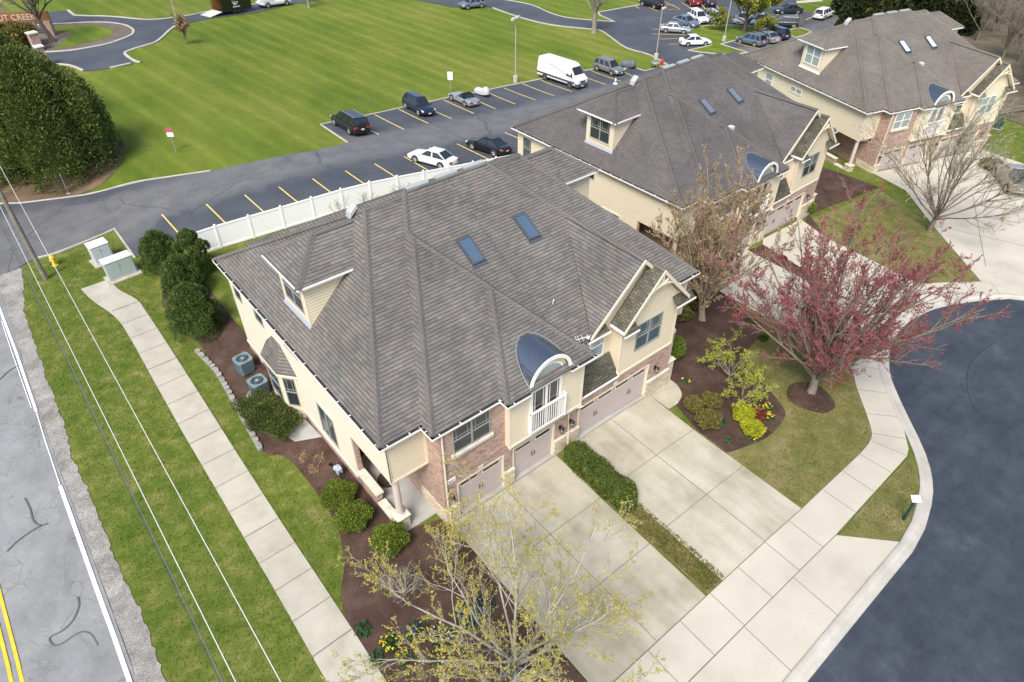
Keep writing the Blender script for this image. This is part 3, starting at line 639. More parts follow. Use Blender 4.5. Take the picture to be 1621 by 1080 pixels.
# ================================================================== HOUSES
O = Vector((17.2, 26.2, 0)); S_, Q_, ZE = .97, .57, 6.3
def text_mesh(name, body, size, mat, parent, loc, rot, depth=.006, align='CENTER'):
    c = bpy.data.curves.new(name, 'FONT'); c.body = body; c.size = size; c.extrude = depth; c.align_x = align; c.align_y = 'CENTER'
    o = bpy.data.objects.new(name, c); COL.objects.link(o)
    me = bpy.data.meshes.new_from_object(o.evaluated_get(bpy.context.evaluated_depsgraph_get())); me.name = name
    bpy.data.objects.remove(o); bpy.data.curves.remove(c)
    me.materials.append(mat) if not me.materials else None
    t = put(bpy.data.objects.new(name, me), parent); t.location = loc; t.rotation_euler = rot
    return t
def window(h, fr, u0, u1, z0, z1, fmat, gmat, lights=2, trim=True, munt='prairie', sill=False, parent=None, rail=True, d=0.):
    f = MB(O); g = MB(O); w = .055
    if trim:
        for a in ((u0-.1, u1+.1, z1, z1+.11), (u0-.1, u1+.1, z0-.1, z0), (u0-.1, u0, z0, z1), (u1, u1+.1, z0, z1)): f.fbox(fr, a[0], a[1], -.02, .04+d, a[2], a[3], 1)
    for a in ((u0, u1, z1-w, z1), (u0, u1, z0, z0+w), (u0, u0+w, z0+w, z1-w), (u1-w, u1, z0+w, z1-w)): f.fbox(fr, a[0], a[1], -.02, .055+d, a[2], a[3])
    lw = (u1-u0)/lights; zm_ = (z0+z1)/2
    for k in range(lights):
        a, b = u0+k*lw, u0+(k+1)*lw
        if k: f.fbox(fr, a-.045, a+.045, -.02, .06+d, z0+w, z1-w)
        if rail: f.fbox(fr, a+.04, b-.04, -.02, .05+d, zm_-.03, zm_+.03)
        if munt == 'prairie':
            for q in (a+.2, b-.2): f.fbox(fr, q-.012, q+.012, 0, .035+d, zm_+.03, z1-w)
            f.fbox(fr, a+w, b-w, 0, .033+d, zm_+.17, zm_+.195)
        elif munt == 'cross': f.fbox(fr, a+w, b-w, 0, .035+d, zm_-.012, zm_+.012)
        g.poly([fr.p(a, .02+d, z0), fr.p(b, .02+d, z0), fr.p(b, .02+d, z1), fr.p(a, .02+d, z1)])
    o = f.build('window', [fmat, M_TRIM], parent or h)
    g.build('pane', gmat, o)
    if sill: MB(O).fbox(fr, u0-.12, u1+.12, -.02, .14, z0-.2, z0-.02).build('sill', M_CAPST, o, bevel=.01)
    return o

def build_house(label, loc, rz, v, number):
    h = thing('townhouse', label, 'house', loc, rz, 'duplex townhouses in a row')
    sh, cp, fm, gm = M_SH[v], M_CAP[v], (M_SAGE, M_SAGE, M_WHITE)[v], (M_GL, M_GL, M_GLB)[v]
    zr = ZE+Q_*(26.2-17.37); zs = ZE+Q_*(26.2-17.0)
    # ---------------- roof planes
    RF = MB(O); D = (0, 0, -.11)
    P = dict(FL=(7.42, 17.37, ZE), i1=(9.37, 17.37, ZE), f2=(9.37, 16.54, ZE), i2=(12.87, 16.54, ZE), f3=(12.87, 16, ZE), r3=(18, 16, ZE), r3b=(18, 17, ZE),
             aA=(12.61, 26.2, zr), vA=(14.56, 26.2, zr), sL=(14.78, 26.2, zs), sR=(19.69, 26.2, zs), vR=(19.91, 26.2, zr), aR=(21.86, 26.2, zr),
             BL=(7.42, 35, ZE), BR=(27.05, 35, ZE), FR=(27.05, 17.37, ZE), iR=(25.1, 17.37, ZE), aB=(13.685, 23.884, 10.486), rB=(13.685, 24.344, 10.486),
             vC=(15.435, 20.905, 8.788), aC=(15.435, 20.365, 8.788), gL=(18.7, 16.93, ZE), gP=(21.9, 16.93, 9.404), gB=(21.9, 22.446, 9.404), gR=(25.1, 16.93, ZE),
             m1=(9.37, 35, ZE), m2=(9.37, 35.4, ZE), m3=(25.1, 35.4, ZE), m4=(25.1, 35, ZE))
    for f in ('BL FL aA', 'FL i1 vA aA', 'i1 f2 aB rB sL vA', 'f2 i2 vC aB', 'i2 f3 aC vC', 'f3 r3 aC', 'r3 r3b rB aB vC aC', 'gL gP gB', 'iR FR aR vR', 'FR BR aR', 'gR gB gP', 'gR iR vR sR gB',
              'BL m1 vA aA', 'm1 m2 sL vA', 'm2 m3 sR sL', 'm3 m4 vR sR', 'm4 BR aR vR'):
        RF.ext([P[k] for k in f.split()], D)
    RF.ext([P['r3b'], (18.7, 17.0, ZE), P['gB'], P['sR'], P['sL'], P['rB']], D)
    roof = RF.build('roof', sh, h)
    # gable in front: main gable 1 roof strip
    g1 = MB(O); pk = 8.86; GX = (20.25, 22.65, 25.05); ey = 16.25
    g1.ext([(GX[0], ey, ZE-.02), (GX[1], ey, pk), (GX[1], 17.2, pk), (GX[0], 17.2, ZE-.02)], D); g1.ext([(GX[2], ey, ZE-.02), (GX[1], ey, pk), (GX[1], 17.2, pk), (GX[2], 17.2, ZE-.02)], D)
    g1.ext([(17.72, 17.28, 4.25), (20.52, 17.28, 4.25), (20.52, 16.5, 3.15), (17.72, 16.5, 3.15)], (0, 0, -.08))
    for a, b in ((20.3, 21.2), (24.1, 25.4)): g1.ext([(a, 16.58, ZE+.12), (b, 16.58, ZE+.12), (b+.05, 16.15, ZE-.28), (a-.05, 16.15, ZE-.28)], (0, 0, -.05))
    g1.ext([(18.55, 17.2, ZE+.1), (19.9, 17.2, ZE+.1), (19.9, 16.85, ZE-.16), (18.5, 16.85, ZE-.16)], (0, 0, -.05))
    g1.build('pent_roof', M_MOSS, h)
    # ridge and hip caps
    cm = MB(O)
    def cap(a, b, w=.17, up=.035):
        a, b = Vector(P.get(a, a) if isinstance(a, str) else a), Vector(P.get(b, b) if isinstance(b, str) else b); d = (b-a).normalized(); s = d.cross(Vector((0, 0, 1))).normalized()*w; u = Vector((0, 0, up+.02)); dn = Vector((0, 0, -.1+up))
        k = len(cm.V); n = max(1, int((b-a).length/.15))
        for i in range(n):
            p, q = a.lerp(b, i/n), a.lerp(b, (i+1.12)/n); lift = Vector((0, 0, .012))
            cm.poly([p+s+dn+lift, q+s+dn, q+u, p+u+lift]); cm.poly([p+u+lift, q+u, q-s+dn, p-s+dn+lift]); cm.poly([p+s+dn+lift, p+u+lift, p-s+dn+lift])
    for a, b in (('FL', 'aA'), ('BL', 'aA'), ('f2', 'aB'), ('rB', 'sL'), ('f3', 'aC'), ('r3', 'aC'), ('vC', 'aB'), ('aB', 'rB'), ('aA', 'vA'), ('sL', 'sR'), ('vR', 'aR'), ('FR', 'aR'), ('BR', 'aR'), ('gP', 'gB'), ('gB', 'sR'), ('aC', 'vC')): cap(a, b)
    cap((GX[1], ey, pk), (GX[1], 16.93, pk))
    cm.build('ridge_cap', cp, roof)
    # ---------------- walls
    w = MB(O)
    w.box(7.75, 26.72, 17.67, 34.7, 3.4, ZE-.06)
    w.box(13.17, 17.7, 16.3, 17.9, 2.95, ZE-.04); w.box(17.7, 25.0, 17.3, 17.9, 2.95, ZE-.03)
    w.box(20.55, 24.75, 16.6, 17.5, 2.95, ZE-.02)
    w.ext([(20.55, 16.6, ZE-.02), (24.75, 16.6, ZE-.02), (22.65, 16.6, pk-.22)], (0, .7, 0))
    w.ext([(18.9, 17.26, ZE-.03), (24.9, 17.26, ZE-.03), (21.9, 17.26, 9.2)], (0, .5, 0))
    w.box(7.75, 26.72, 22.9, 34.7, .45, 3.4); w.box(7.75, 8.0, 21.25, 22.9, .45, 3.4); w.box(26.5, 26.72, 21.25, 22.9, .45, 3.4)
    w.build('siding_wall', M_SIDE, h)
    lw = MB(O); lw.box(7.72, 7.76, 21.25, 34.72, .45, ZE-.05); lw.box(7.72, 7.76, 17.64, 21.25, 3.4, ZE-.05); lw.build('side_wall', M_SIDE_L if v == 0 else M_SIDE, h)
    tr = MB(O)
    for x, y, z0 in ((7.70, 17.64, 3.38), (13.15, 16.28, 2.93), (17.62, 16.28, 2.93), (20.53, 16.58, 2.93), (24.69, 16.58, 2.93), (26.68, 17.64, 3.38)): tr.box(x, x+.1, y, y+.1, z0, ZE-.08)
    tr.box(9.57, 9.67, 17.62, 17.68, 3.4, ZE-.08)
    for a, b, y in ((7.71, 9.67, 17.65), (13.16, 17.71, 16.28), (20.54, 24.76, 16.58)): tr.box(a, b, y-.012, y+.03, 2.93 if y < 17 else 3.38, 3.07 if y < 17 else 3.5)
    # rakes
    for (ex, px_, yy, z0, z1) in ((GX[0], GX[1], ey, ZE-.02, pk), (GX[2], GX[1], ey, ZE-.02, pk), (18.62, 21.9, 16.93, ZE-.05, 9.404), (25.15, 21.9, 16.93, ZE-.05, 9.404)):
        sg = 1 if px_ > ex else -1
        tr.ext([(ex, yy-.05, z0-.22), (px_, yy-.05, z1-.24), (px_, yy-.05, z1-.02), (ex, yy-.05, z0+.01)], (0, .05, 0))
        tr.ext([(ex, yy, z0-.2), (px_, yy, z1-.2), (px_, yy, z1-.12), (ex, yy, z0-.12)], (0, .36, 0))
    tr.build('trim', M_TRIM, h)
    # truss ornament in the gable peak
    tm = MB(O); arc = [(22.65+1.25*math.cos(t), ey+.02, 7.15+.85*math.sin(t)) for t in np.linspace(.25, PI-.25, 13)]
    for a, b in zip(arc, arc[1:]): tm.bar(a, b, .09, .12, 0, (0, 1, 0))
    for dx in (-.5, 0, .5): tm.bar((22.65, ey+.02, 7.95), (22.65+dx*1.0, ey+.02, 8.65-abs(dx)*.8), .07, .08, 0, (0, 1, 0))
    tm.build('gable_truss', M_TRIM, h)
    # brick
    b = MB(O)
    b.box(9.67, 24.85, 16.75, 22.9, -1.2, 2.95); b.box(9.67, 13.2, 16.62, 17.7, 2.95, ZE-.08); b.box(9.69, 24.83, 17.4, 22.9, 2.95, 3.4)
    b.box(7.72, 26.74, 22.9, 34.68, -1.6, .45); b.box(7.72, 8.0, 21.27, 22.9, -1.6, .45); b.box(26.5, 26.74, 21.27, 22.9, -1.6, .45); b.box(8.0, 9.69, 22.75, 22.89, .05, 3.4); b.box(24.8, 26.5, 22.75, 22.89, .05, 3.4); b.box(7.77, 8.0, 21.2, 21.26, .5, 3.4)
    for a, c in ((9.67, 10.4), (13.05, 13.62), (16.27, 17.9), (23.12, 24.85)): b.box(a-(.01 if a < 10 else 0), c, 16.6, 16.76, 0 if a > 10 else -.2, 2.949)
    for a, c in ((10.4, 13.05), (13.62, 16.27), (17.9, 23.12)): b.box(a, c, 16.605, 16.755, 2.3, 2.948)
    # porch walls
    for sx in (0, 1):
        X = (lambda x: x) if not sx else (lambda x: 34.47-x)
        for a, c, y0, y1, z1 in ((7.72, 7.98, 19.45, 21.27, .82), (7.74, 7.97, 18.25, 19.45, .33)):
            b.box(min(X(a), X(c)), max(X(a), X(c)), y0, y1, -1.2, z1)
    b.build('brick_wall', M_BRICK, h)
    st = MB(O)
    for a, c in ((9.62, 10.36), (13.03, 13.64), (16.25, 17.92), (23.1, 24.9)): st.box(a, c, 16.47, 16.61, -.5, 1.0)
    st.box(9.6, 9.68, 16.5, 18.6, -.5, .9)
    st.build('stone_base', M_STONE, h, bevel=.01)
    cs = MB(O); cs.box(7.66, 7.73, 21.27, 34.75, .40, .50)
    for sx in (0, 1):
        X = (lambda x: x) if not sx else (lambda x: 34.47-x)
        for y0, y1, z in ((19.4, 20.32, .82), (20.33, 21.25, .82), (18.2, 18.8, .33), (18.82, 19.38, .33)):
            x0, x1 = sorted((X(7.64), X(8.06))); cs.box(x0, x1, y0, y1, z, z+.1)
    for a, c in ((9.6, 10.38), (13.01, 13.66), (16.23, 17.94), (23.08, 24.92)): cs.box(a, c, 16.45, 16.62, 1.0, 1.08)
    for xk in (11.72, 14.95, 20.5): cs.ext([(xk-.11, 16.58, 2.32), (xk+.11, 16.58, 2.32), (xk+.16, 16.58, 2.62), (xk-.16, 16.58, 2.62)], (0, .03, 0))
    cs.build('cap_stone', M_CAPST, h)
    pf = MB(O); pf.box(7.98, 9.67, 17.4, 22.8, -.6, .06); pf.box(24.85, 26.5, 17.4, 22.8, -.9, .06); pf.box(8.1, 9.67, 17.1, 17.4, -.6, -.06); pf.build('porch_floor', M_SILL, h)
    jm = MB(O)
    for a, c in ((10.36, 10.44), (13.0, 13.07), (13.6, 13.68), (16.2, 16.28), (17.88, 17.96), (23.06, 23.14)): jm.box(a, c, 16.585, 16.76, 0, 2.3)
    for a, c in ((10.36, 13.07), (13.6, 16.28), (17.88, 23.14)): jm.box(a, c, 16.59, 16.76, 2.27, 2.36)
    jm.build('door_jamb', M_TRIM, h)
    for k, X in enumerate((lambda x: x, lambda x: 34.47-x)):
        cx, cy = X(8.0), 17.85 if not k else 17.75
        if k: cx = 25.25; cy = 17.0
        zt = .85 if not k else 1.25
        c = MB(O); c.lathe([(.22, zt+.07), (.22, zt+.13), (.17, zt+.17), (.165, 2.4), (.15, 3.22), (.2, 3.26), (.2, 3.42)], (cx, cy, 0), 18)
        c = c.build('porch_column', plain('column_paint', (.56, .49, .44), .5), h)
        MB(O).box(cx-.3, cx+.3, cy-.3, cy+.3, -.9, zt).build('plinth', M_STONE, c, bevel=.012); MB(O).box(cx-.36, cx+.36, cy-.36, cy+.36, zt, zt+.09).build('plinth_cap', M_CAPST, c, bevel=.015)
    # front doors inside the porches
    for x in (8.35, 25.1):
        d = MB(O); d.box(x, x+.95, 22.7, 22.76, .06, 2.15); d.box(x-.1, x+1.05, 22.72, 22.762, .05, 2.25, 1); d.build('front_door', [plain('dark_door', (.03, .018, .014), .4), M_TRIM], h)
    dmat = MB(O); dmat.lathe([(.55, .062), (.55, .075)], (8.9, 20.55, 0), 20); dmat.build('door_mat', plain('brown_mat', (.05, .03, .025), .95), h)
    # garage doors
    for a, c, nw in ((10.44, 13.0, 2), (13.68, 16.2, 2), (17.96, 23.06, 4)):
        d = MB(O)
        for k in range(4): d.box(a, c, 16.70, 16.74, .055+k*.555, .055+k*.555+.545)
        d = d.build('garage_door', M_DOOR, h, bevel=.008)
        fw = MB(O); gp = MB(O); wd = (c-a)/nw
        for k in range(nw):
            p, q = a+k*wd+.14, a+(k+1)*wd-.14
            for r_ in ((p, q, 1.87, 1.9), (p, q, 2.12, 2.15), (p, p+.03, 1.9, 2.12), (q-.03, q, 1.9, 2.12)): fw.box(r_[0], r_[1], 16.675, 16.70, r_[2], r_[3])
            gp.poly([(p, 16.695, 1.88), (q, 16.695, 1.88), (q, 16.695, 2.14), (p, 16.695, 2.14)])
        fw.build('light_frame', M_TRIM, d); gp.build('pane', M_GL, d)
        for k in range(nw//2):
            m_ = a+(2*k+1)*wd
            for s in (-.07, .07):
                hm = MB(O); hm.tube([(m_+s, 16.69, .93), (m_+s*1.15, 16.64, .97), (m_+s*1.15, 16.64, 1.17), (m_+s, 16.69, 1.21)], .018, 6); hm.build('handle', M_BLACK, d)
    # wall lanterns
    for x in (9.98, 16.62, 17.32, 23.65):
        l = MB(O); l.box(x-.06, x+.06, 16.56, 16.6, 1.7, 1.95); l.tube([(x, 16.58, 1.9), (x, 16.45, 2.02), (x, 16.4, 1.95)], .016, 6); l.lathe([(.03, 1.98), (.12, 1.9), (.13, 1.87), (.02, 1.87)], (x, 16.4, 0), 8); l.lathe([(.05, 1.56), (.075, 1.58), (.075, 1.61)], (x, 16.4, 0), 8)
        for t in range(4): a = PI/4+t*PI/2; l.tube([(x+.07*math.cos(a), 16.4+.07*math.sin(a), 1.6), (x+.1*math.cos(a), 16.4+.1*math.sin(a), 1.88)], .01, 4)
        l = l.build('wall_lantern', M_BLACK, h); MB(O).lathe([(.06, 1.62), (.085, 1.86)], (x, 16.4, 0), 8).build('lamp_glass', plain('seeded_glass', (.45, .38, .30), .2), l)
    # house number plaque
    pl = MB(O); pl.box(9.78, 10.3, 16.56, 16.6, 2.72, 2.95); pl = pl.build('number_plaque', M_WHITE, h)
    text_mesh('house_number', number, .17, M_BLACK, pl, Vector((10.04, 16.558, 2.835))-O, (PI/2, 0, 0), .003)
    # ---------------- windows and doors
    A = Fr((0, 16.6, 0), (1, 0, 0), (0, -1, 0)); B1 = Fr((0, 16.62, 0), (1, 0, 0), (0, -1, 0)); C1 = Fr((0, 16.3, 0), (1, 0, 0), (0, -1, 0)); Rw = Fr((0, 17.3, 0), (1, 0, 0), (0, -1, 0)); Lf = Fr((7.72, 0, 0), (0, -1, 0), (-1, 0, 0))
    window(h, B1, 10.32, 12.32, 4.42, 5.92, (M_SAGE, M_SAGE, M_WHITE)[v], gm, 2, False, ('prairie', 'prairie', 'none')[v], True)
    window(h, A, 21.6, 23.5, 4.1, 5.8, fm, (M_GLB, M_GL, M_GLB)[v] if v else glass('blue_glass', (.07, .11, .14)), 2, False, ('prairie', 'prairie', 'none')[v])
    window(h, Rw, 18.1, 20.0, 4.35, 5.9, M_WHITE, (glass('pale_glass', (.25, .33, .36)), M_GL, M_GL)[v], 2, True, 'prairie' if v < 2 else 'none')
    # balcony slider, transom, railing
    sd = MB(O); gl = MB(O)
    for a in ((14.34, 14.44, 3.12, 5.86), (16.16, 16.26, 3.12, 5.86), (14.44, 16.16, 5.76, 5.86), (14.44, 16.16, 3.12, 3.2), (15.25, 15.37, 3.2, 5.76), (14.44, 14.5, 3.2, 5.76), (16.1, 16.16, 3.2, 5.76), (15.5, 15.53, 3.2, 5.76), (15.98, 16.01, 3.2, 5.76), (14.62, 14.65, 3.2, 5.76), (15.12, 15.15, 3.2, 5.76)): sd.fbox(C1, a[0], a[1], -.02, .06 if a[1]-a[0] > .05 else .035, a[2], a[3])
    gl.poly([C1.p(14.44, .02, 3.2), C1.p(16.16, .02, 3.2), C1.p(16.16, .02, 5.76), C1.p(14.44, .02, 5.76)])
    for t0 in np.linspace(0, PI, 17)[:-1]:
        t1 = t0+PI/16; p = lambda t, r, n: C1.p(15.4+r*math.cos(t), n, 5.95+r*1.1*math.sin(t))
        sd.ext([p(t0, .9, .05), p(t1, .9, .05), p(t1, .98, .05), p(t0, .98, .05)], (0, .07, 0))
        gl.poly([p(t0, .9, .018), p(t1, .9, .018), C1.p(15.4, .018, 5.95)], 1)
    sd.fbox(C1, 14.3, 16.3, -.02, .07, 5.86, 5.93)
    sd = sd.build('balcony_door', M_WHITE, h); gl.build('pane', [gm if v < 2 else glass('grey_glass', (.16, .16, .17)), M_GLB], sd)
    ar = MB(O); ar.ext([C1.p(15.42+1.15*math.cos(t), .0, 5.95+1.3*math.sin(t)) for t in np.linspace(0, PI, 17)], (0, .5, 0)); ar.build('dormer_face', M_SIDE, h)
    rl = MB(O); ry = 16.16
    rl.box(14.3, 16.48, ry-.04, ry+.04, 4.5, 4.6); rl.box(14.3, 16.48, ry-.03, ry+.03, 3.26, 3.32)
    for x in (14.3, 16.4): rl.box(x, x+.08, ry-.05, 16.3, 3.22, 4.66)
    for x in np.arange(14.5, 16.35, .135): rl.box(x-.018, x+.018, ry-.018, ry+.018, 3.32, 4.5)
    rl.build('balcony_railing', M_WHITE, h)
    # arched metal dormer over the balcony
    am = MB(O); wmb = MB(O); ts = list(np.linspace(0, PI, 19)); pr = lambda t, r, y: (15.42+r*math.cos(t), y, 6.22+r*math.sin(t))
    for t0, t1 in zip(ts, ts[1:]):
        back = lambda t: 16+max(0, (6.22+1.24*math.sin(t)-ZE))/Q_+.25
        am.poly([pr(t0, 1.24, 16.1), pr(t0, 1.24, back(t0)), pr(t1, 1.24, back(t1)), pr(t1, 1.24, 16.1)])
        am.poly([pr(t0, 1.20, 16.1), pr(t1, 1.20, 16.1), pr(t1, 1.20, 16.35), pr(t0, 1.20, 16.35)], 1)
        wmb.ext([pr(t0, 1.07, 16.08), pr(t1, 1.07, 16.08), pr(t1, 1.245, 16.08), pr(t0, 1.245, 16.08)], (0, .06, 0))
    for tk in (PI/2, PI*.8, PI*.2): am.tube([pr(tk, 1.25, 16.1), pr(tk, 1.25, 16+max(0, (6.22+1.24*math.sin(tk)-ZE))/Q_)], .015, 5)
    am = am.build('arched_dormer_roof', [M_METALROOF, M_WHITE], h); wmb.build('arch_fascia', M_WHITE, am)
    fl = MB(O)
    edge = [(15.42+1.28*math.cos(t), 16+max(0, (6.22+1.28*math.sin(t)-ZE))/Q_, max(ZE, 6.22+1.28*math.sin(t))+.03) for t in ts]
    fl.tube(edge, .022, 5); fl.build('flashing', M_GALV, am)
    # skylights
    up = Vector((0, 1, Q_)).normalized(); nn = Vector((0, -Q_, 1)).normalized()
    for x in (15.92, 19.38):
        c = Vector((x, 22.58, ZE+Q_*(22.58-17.0))); f = MB(O); g = MB(O)
        def q(u, v_, n): return c+Vector((u, 0, 0))+up*v_+nn*n
        for u0, u1, v0, v1 in ((-.38, .38, -.74, -.64), (-.38, .38, .64, .74), (-.38, -.28, -.64, .64), (.28, .38, -.64, .64)):
            f.hexa([q(u0, v0, -.05), q(u1, v0, -.05), q(u1, v1, -.05), q(u0, v1, -.05), q(u0, v0, .13), q(u1, v0, .13), q(u1, v1, .13), q(u0, v1, .13)])
        f.hexa([q(-.44, -.9, .0), q(.44, -.9, .0), q(.44, -.74, .0), q(-.44, -.74, .0), q(-.44, -.9, .015), q(.44, -.9, .015), q(.44, -.74, .015), q(-.44, -.74, .015)])
        g.poly([q(-.28, -.64, .1), q(.28, -.64, .1), q(.28, .64, .1), q(-.28, .64, .1)])
        f = f.build('skylight', plain('slate_flashing', (.10, .12, .14), .4, .4), h); g.build('pane', (M_SKYL, plain('violet_glass', (.15, .155, .20), .12, 0, .9), M_SKYLP)[v], f)
    # side dormers (both ends)
    for k, mx in enumerate((lambda p: p, lambda p: (34.47-p[0], p[1], p[2]))):
        d = MB(O); x0, y0, y1, zt = 8.42, 24.92, 27.65, 9.62
        zb = ZE+S_*(x0-7.42)-.05; xe = 7.42+(zt-ZE)/S_+.1
        d.poly([mx(p) for p in ((x0, y0, zb), (x0, y1, zb), (x0, y1, zt), (x0, y0, zt))]); d.poly([mx(p) for p in ((x0, y0, zb), (xe, y0, zt), (x0, y0, zt))]); d.poly([mx(p) for p in ((x0, y1, zb), (xe, y1, zt), (x0, y1, zt))])
        d = d.build('dormer', M_SIDE, h)
        dr = MB(O); ez = zt; e0, f0, f1 = 8.08, 24.62, 28.5; hw = (f1-f0)/2; am_ = (f0+f1)/2; rz_ = ez+.63*hw; xr_ = e0+hw; xm = 7.42+(rz_-ZE)/S_; xs = 7.42+(ez-ZE)/S_
        for pl_ in ([(e0, f1, ez), (e0, f0, ez), (xr_, am_, rz_)], [(e0, f0, ez), (xs, f0, ez), (xm+.1, am_, rz_), (xr_, am_, rz_)], [(xs, f1, ez), (e0, f1, ez), (xr_, am_, rz_), (xm+.1, am_, rz_)]): dr.ext([mx(p) for p in pl_], (0, 0, -.09))
        drr = dr.build('dormer_roof', sh, d)
        fs = MB(O)
        for a_, b_ in (((e0, f0), (e0, f1)), ((e0, f0), (xs-.05, f0)), ((e0, f1), (xs-.05, f1))): fs.bar(mx((a_[0], a_[1], ez-.07)), mx((b_[0], b_[1], ez-.07)), .07, .10)
        fs.build('dormer_gutter', M_WHITE, d)
        ce = cm; cm = MB(O)
        for a_, b_ in (((e0, f0, ez), (xr_, am_, rz_)), ((e0, f1, ez), (xr_, am_, rz_)), ((xr_, am_, rz_), (xm, am_, rz_))): cap(mx(a_), mx(b_))
        cm.build('dormer_ridge_cap', cp, d)
        ct = MB(O); xx = x0-.02
        for y in (y0, y1-.12): ct.hexa([mx(p) for p in ((xx, y, zb+.05), (xx, y+.12, zb+.05), (xx+.03, y+.12, zb+.05), (xx+.03, y, zb+.05), (xx, y, zt), (xx, y+.12, zt), (xx+.03, y+.12, zt), (xx+.03, y, zt))])
        ct.build('corner_board', M_TRIM, d)
        fl = MB(O); fl.hexa([mx(p) for p in ((x0-.12, y0-.05, zb-.09), (x0-.12, y1+.05, zb-.09), (x0, y1+.05, zb+.03), (x0, y0-.05, zb+.03), (x0-.12, y0-.05, zb-.06), (x0-.12, y1+.05, zb-.06), (x0, y1+.05, zb+.08), (x0, y0-.05, zb+.08))]); fl.build('dormer_flashing', plain('lead_flashing', (.30, .33, .38), .5) if v < 2 else M_WHITE, d)
        fr_ = Fr(mx((x0, 0, 0)), (0, -1, 0), (-1 if not k else 1, 0, 0))
        if not k: window(h, fr_, -27.25, -25.3, 7.7, 9.4, fm, gm, 2, True, 'prairie' if v < 2 else 'none', parent=d)
    # side windows on the left wall
    sm, sg = (M_WHITE if v == 2 else M_SAGE), (glass('side_glass', (.05, .065, .08)), M_GL, M_GLB)[v]
    window(h, Lf, -24.7, -23.0, .98, 3.0, sm, sg, 2, True, 'none', rail=False)
    window(h, Lf, -31.2, -30.1, 4.25, 5.6, sm, sg, 1, True, 'prairie' if v < 2 else 'none'); window(h, Lf, -34.0, -33.0, 3.9 if v else 4.15, 5.7, sm, sg, 1, True, 'prairie' if v < 2 else 'none')
    window(h, Lf, -27.4, -25.8, 4.9, 5.4, sm, sg, 2, True, 'none', rail=False)
    # entry opening shade panel is the porch itself; bay window
    if v == 0:
        bw = MB(O); f0 = [(7.75, 27.05), (7.12, 27.85), (7.12, 29.7), (7.75, 30.5)]
        for a, c in zip(f0, f0[1:]): bw.poly([(a[0], a[1], -.25), (c[0], c[1], -.25), (c[0], c[1], 3.05), (a[0], a[1], 3.05)])
        bw.poly([(x, y, -.25) for x, y in f0]); bw = bw.build('bay', M_SIDE, h)
        e = [(7.75, 26.85), (6.98, 27.78), (6.98, 29.75), (7.75, 30.7)]; rr = [(7.75, 28.3, 4.3), (7.75, 29.3, 4.3)]; rb = MB(O); rb2 = MB(O)
        rb.ext([(*e[0], 3.08), (*e[1], 3.08), rr[0]], (0, 0, -.06)); rb.ext([(*e[1], 3.08), (*e[2], 3.08), rr[1], rr[0]], (0, 0, -.06)); rb.ext([(*e[2], 3.08), (*e[3], 3.08), rr[1]], (0, 0, -.06))
        rb.build('bay_roof', M_MOSS if False else sh, bw)
        for a, c in zip(e, e[1:]): rb2.bar((*a, 2.99), (*c, 2.99), .07, .11)
        rb2.build('bay_fascia', M_TRIM, bw)
        a, c = Vector((7.75, 27.05, 0)), Vector((7.12, 27.85, 0)); u = (a-c).normalized(); n = Vector((u.y, -u.x, 0)); n = n if n.y < 0 else -n
        window(h, Fr(c, u, n), .15, .85, .75, 2.75, M_SAGE, M_GL, 1, True, 'prairie', parent=bw)
        window(h, Fr((7.12, 0, 0), (0, -1, 0), (-1, 0, 0)), -29.5, -28.05, .75, 2.75, M_SAGE, sg, 1, True, 'none', parent=bw)
    # gutters with straps, downspouts
    gw = MB(O); gd = MB(O)
    def gut(x0, y0, x1, y1, nx_, ny):
        n = Vector((nx_, ny, 0)); a = Vector((x0, y0, ZE-.1)); c = Vector((x1, y1, ZE-.1)); d = (c-a).normalized()
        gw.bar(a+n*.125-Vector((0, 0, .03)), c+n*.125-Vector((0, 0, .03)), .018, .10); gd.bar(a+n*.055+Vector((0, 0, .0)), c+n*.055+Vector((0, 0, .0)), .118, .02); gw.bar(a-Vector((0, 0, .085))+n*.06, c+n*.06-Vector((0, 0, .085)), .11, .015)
        L = (c-a).length; k = .4
        while k < L: p = a+d*k; gw.bar(p+Vector((0, 0, .02))-d*.022+n*.07, p+Vector((0, 0, .02))+d*.022+n*.07, .13, .012); k += 1.05
    for s in ((7.42, 17.25, 7.42, 35, -1, 0), (7.3, 17.37, 9.37, 17.37, 0, -1), (9.37, 17.37, 9.37, 16.42, -1, 0), (9.25, 16.54, 12.87, 16.54, 0, -1), (12.87, 16.54, 12.87, 15.88, -1, 0), (12.75, 16, 14.1, 16, 0, -1), (16.5, 16, 18.12, 16, 0, -1), (18, 15.88, 18, 16.95, 1, 0), (25.15, 17.37, 27.17, 17.37, 0, -1), (27.05, 17.25, 27.05, 35, 1, 0), (7.3, 35.0, 27.17, 35.0, 0, 1)): gut(*s)
    for s in ((17.7, 16.5, 20.54, 16.5),): gw.box(s[0], s[2], s[1]-.06, s[1], 3.02, 3.12)
    gw.bar((GX[0]-.04, 16.2, ZE-.12), (GX[0]-.04, 17.15, ZE-.12), .1, .11); gw.bar((20.2, 16.14, ZE-.33), (21.25, 16.14, ZE-.33), .06, .09); gw.bar((24.05, 16.14, ZE-.33), (25.5, 16.14, ZE-.33), .06, .09); gw.bar((18.45, 16.83, ZE-.2), (19.95, 16.83, ZE-.2), .06, .09)
    gw = gw.build('gutter', M_WHITE, h); gd.build('gutter_trough', M_LITTER, gw)
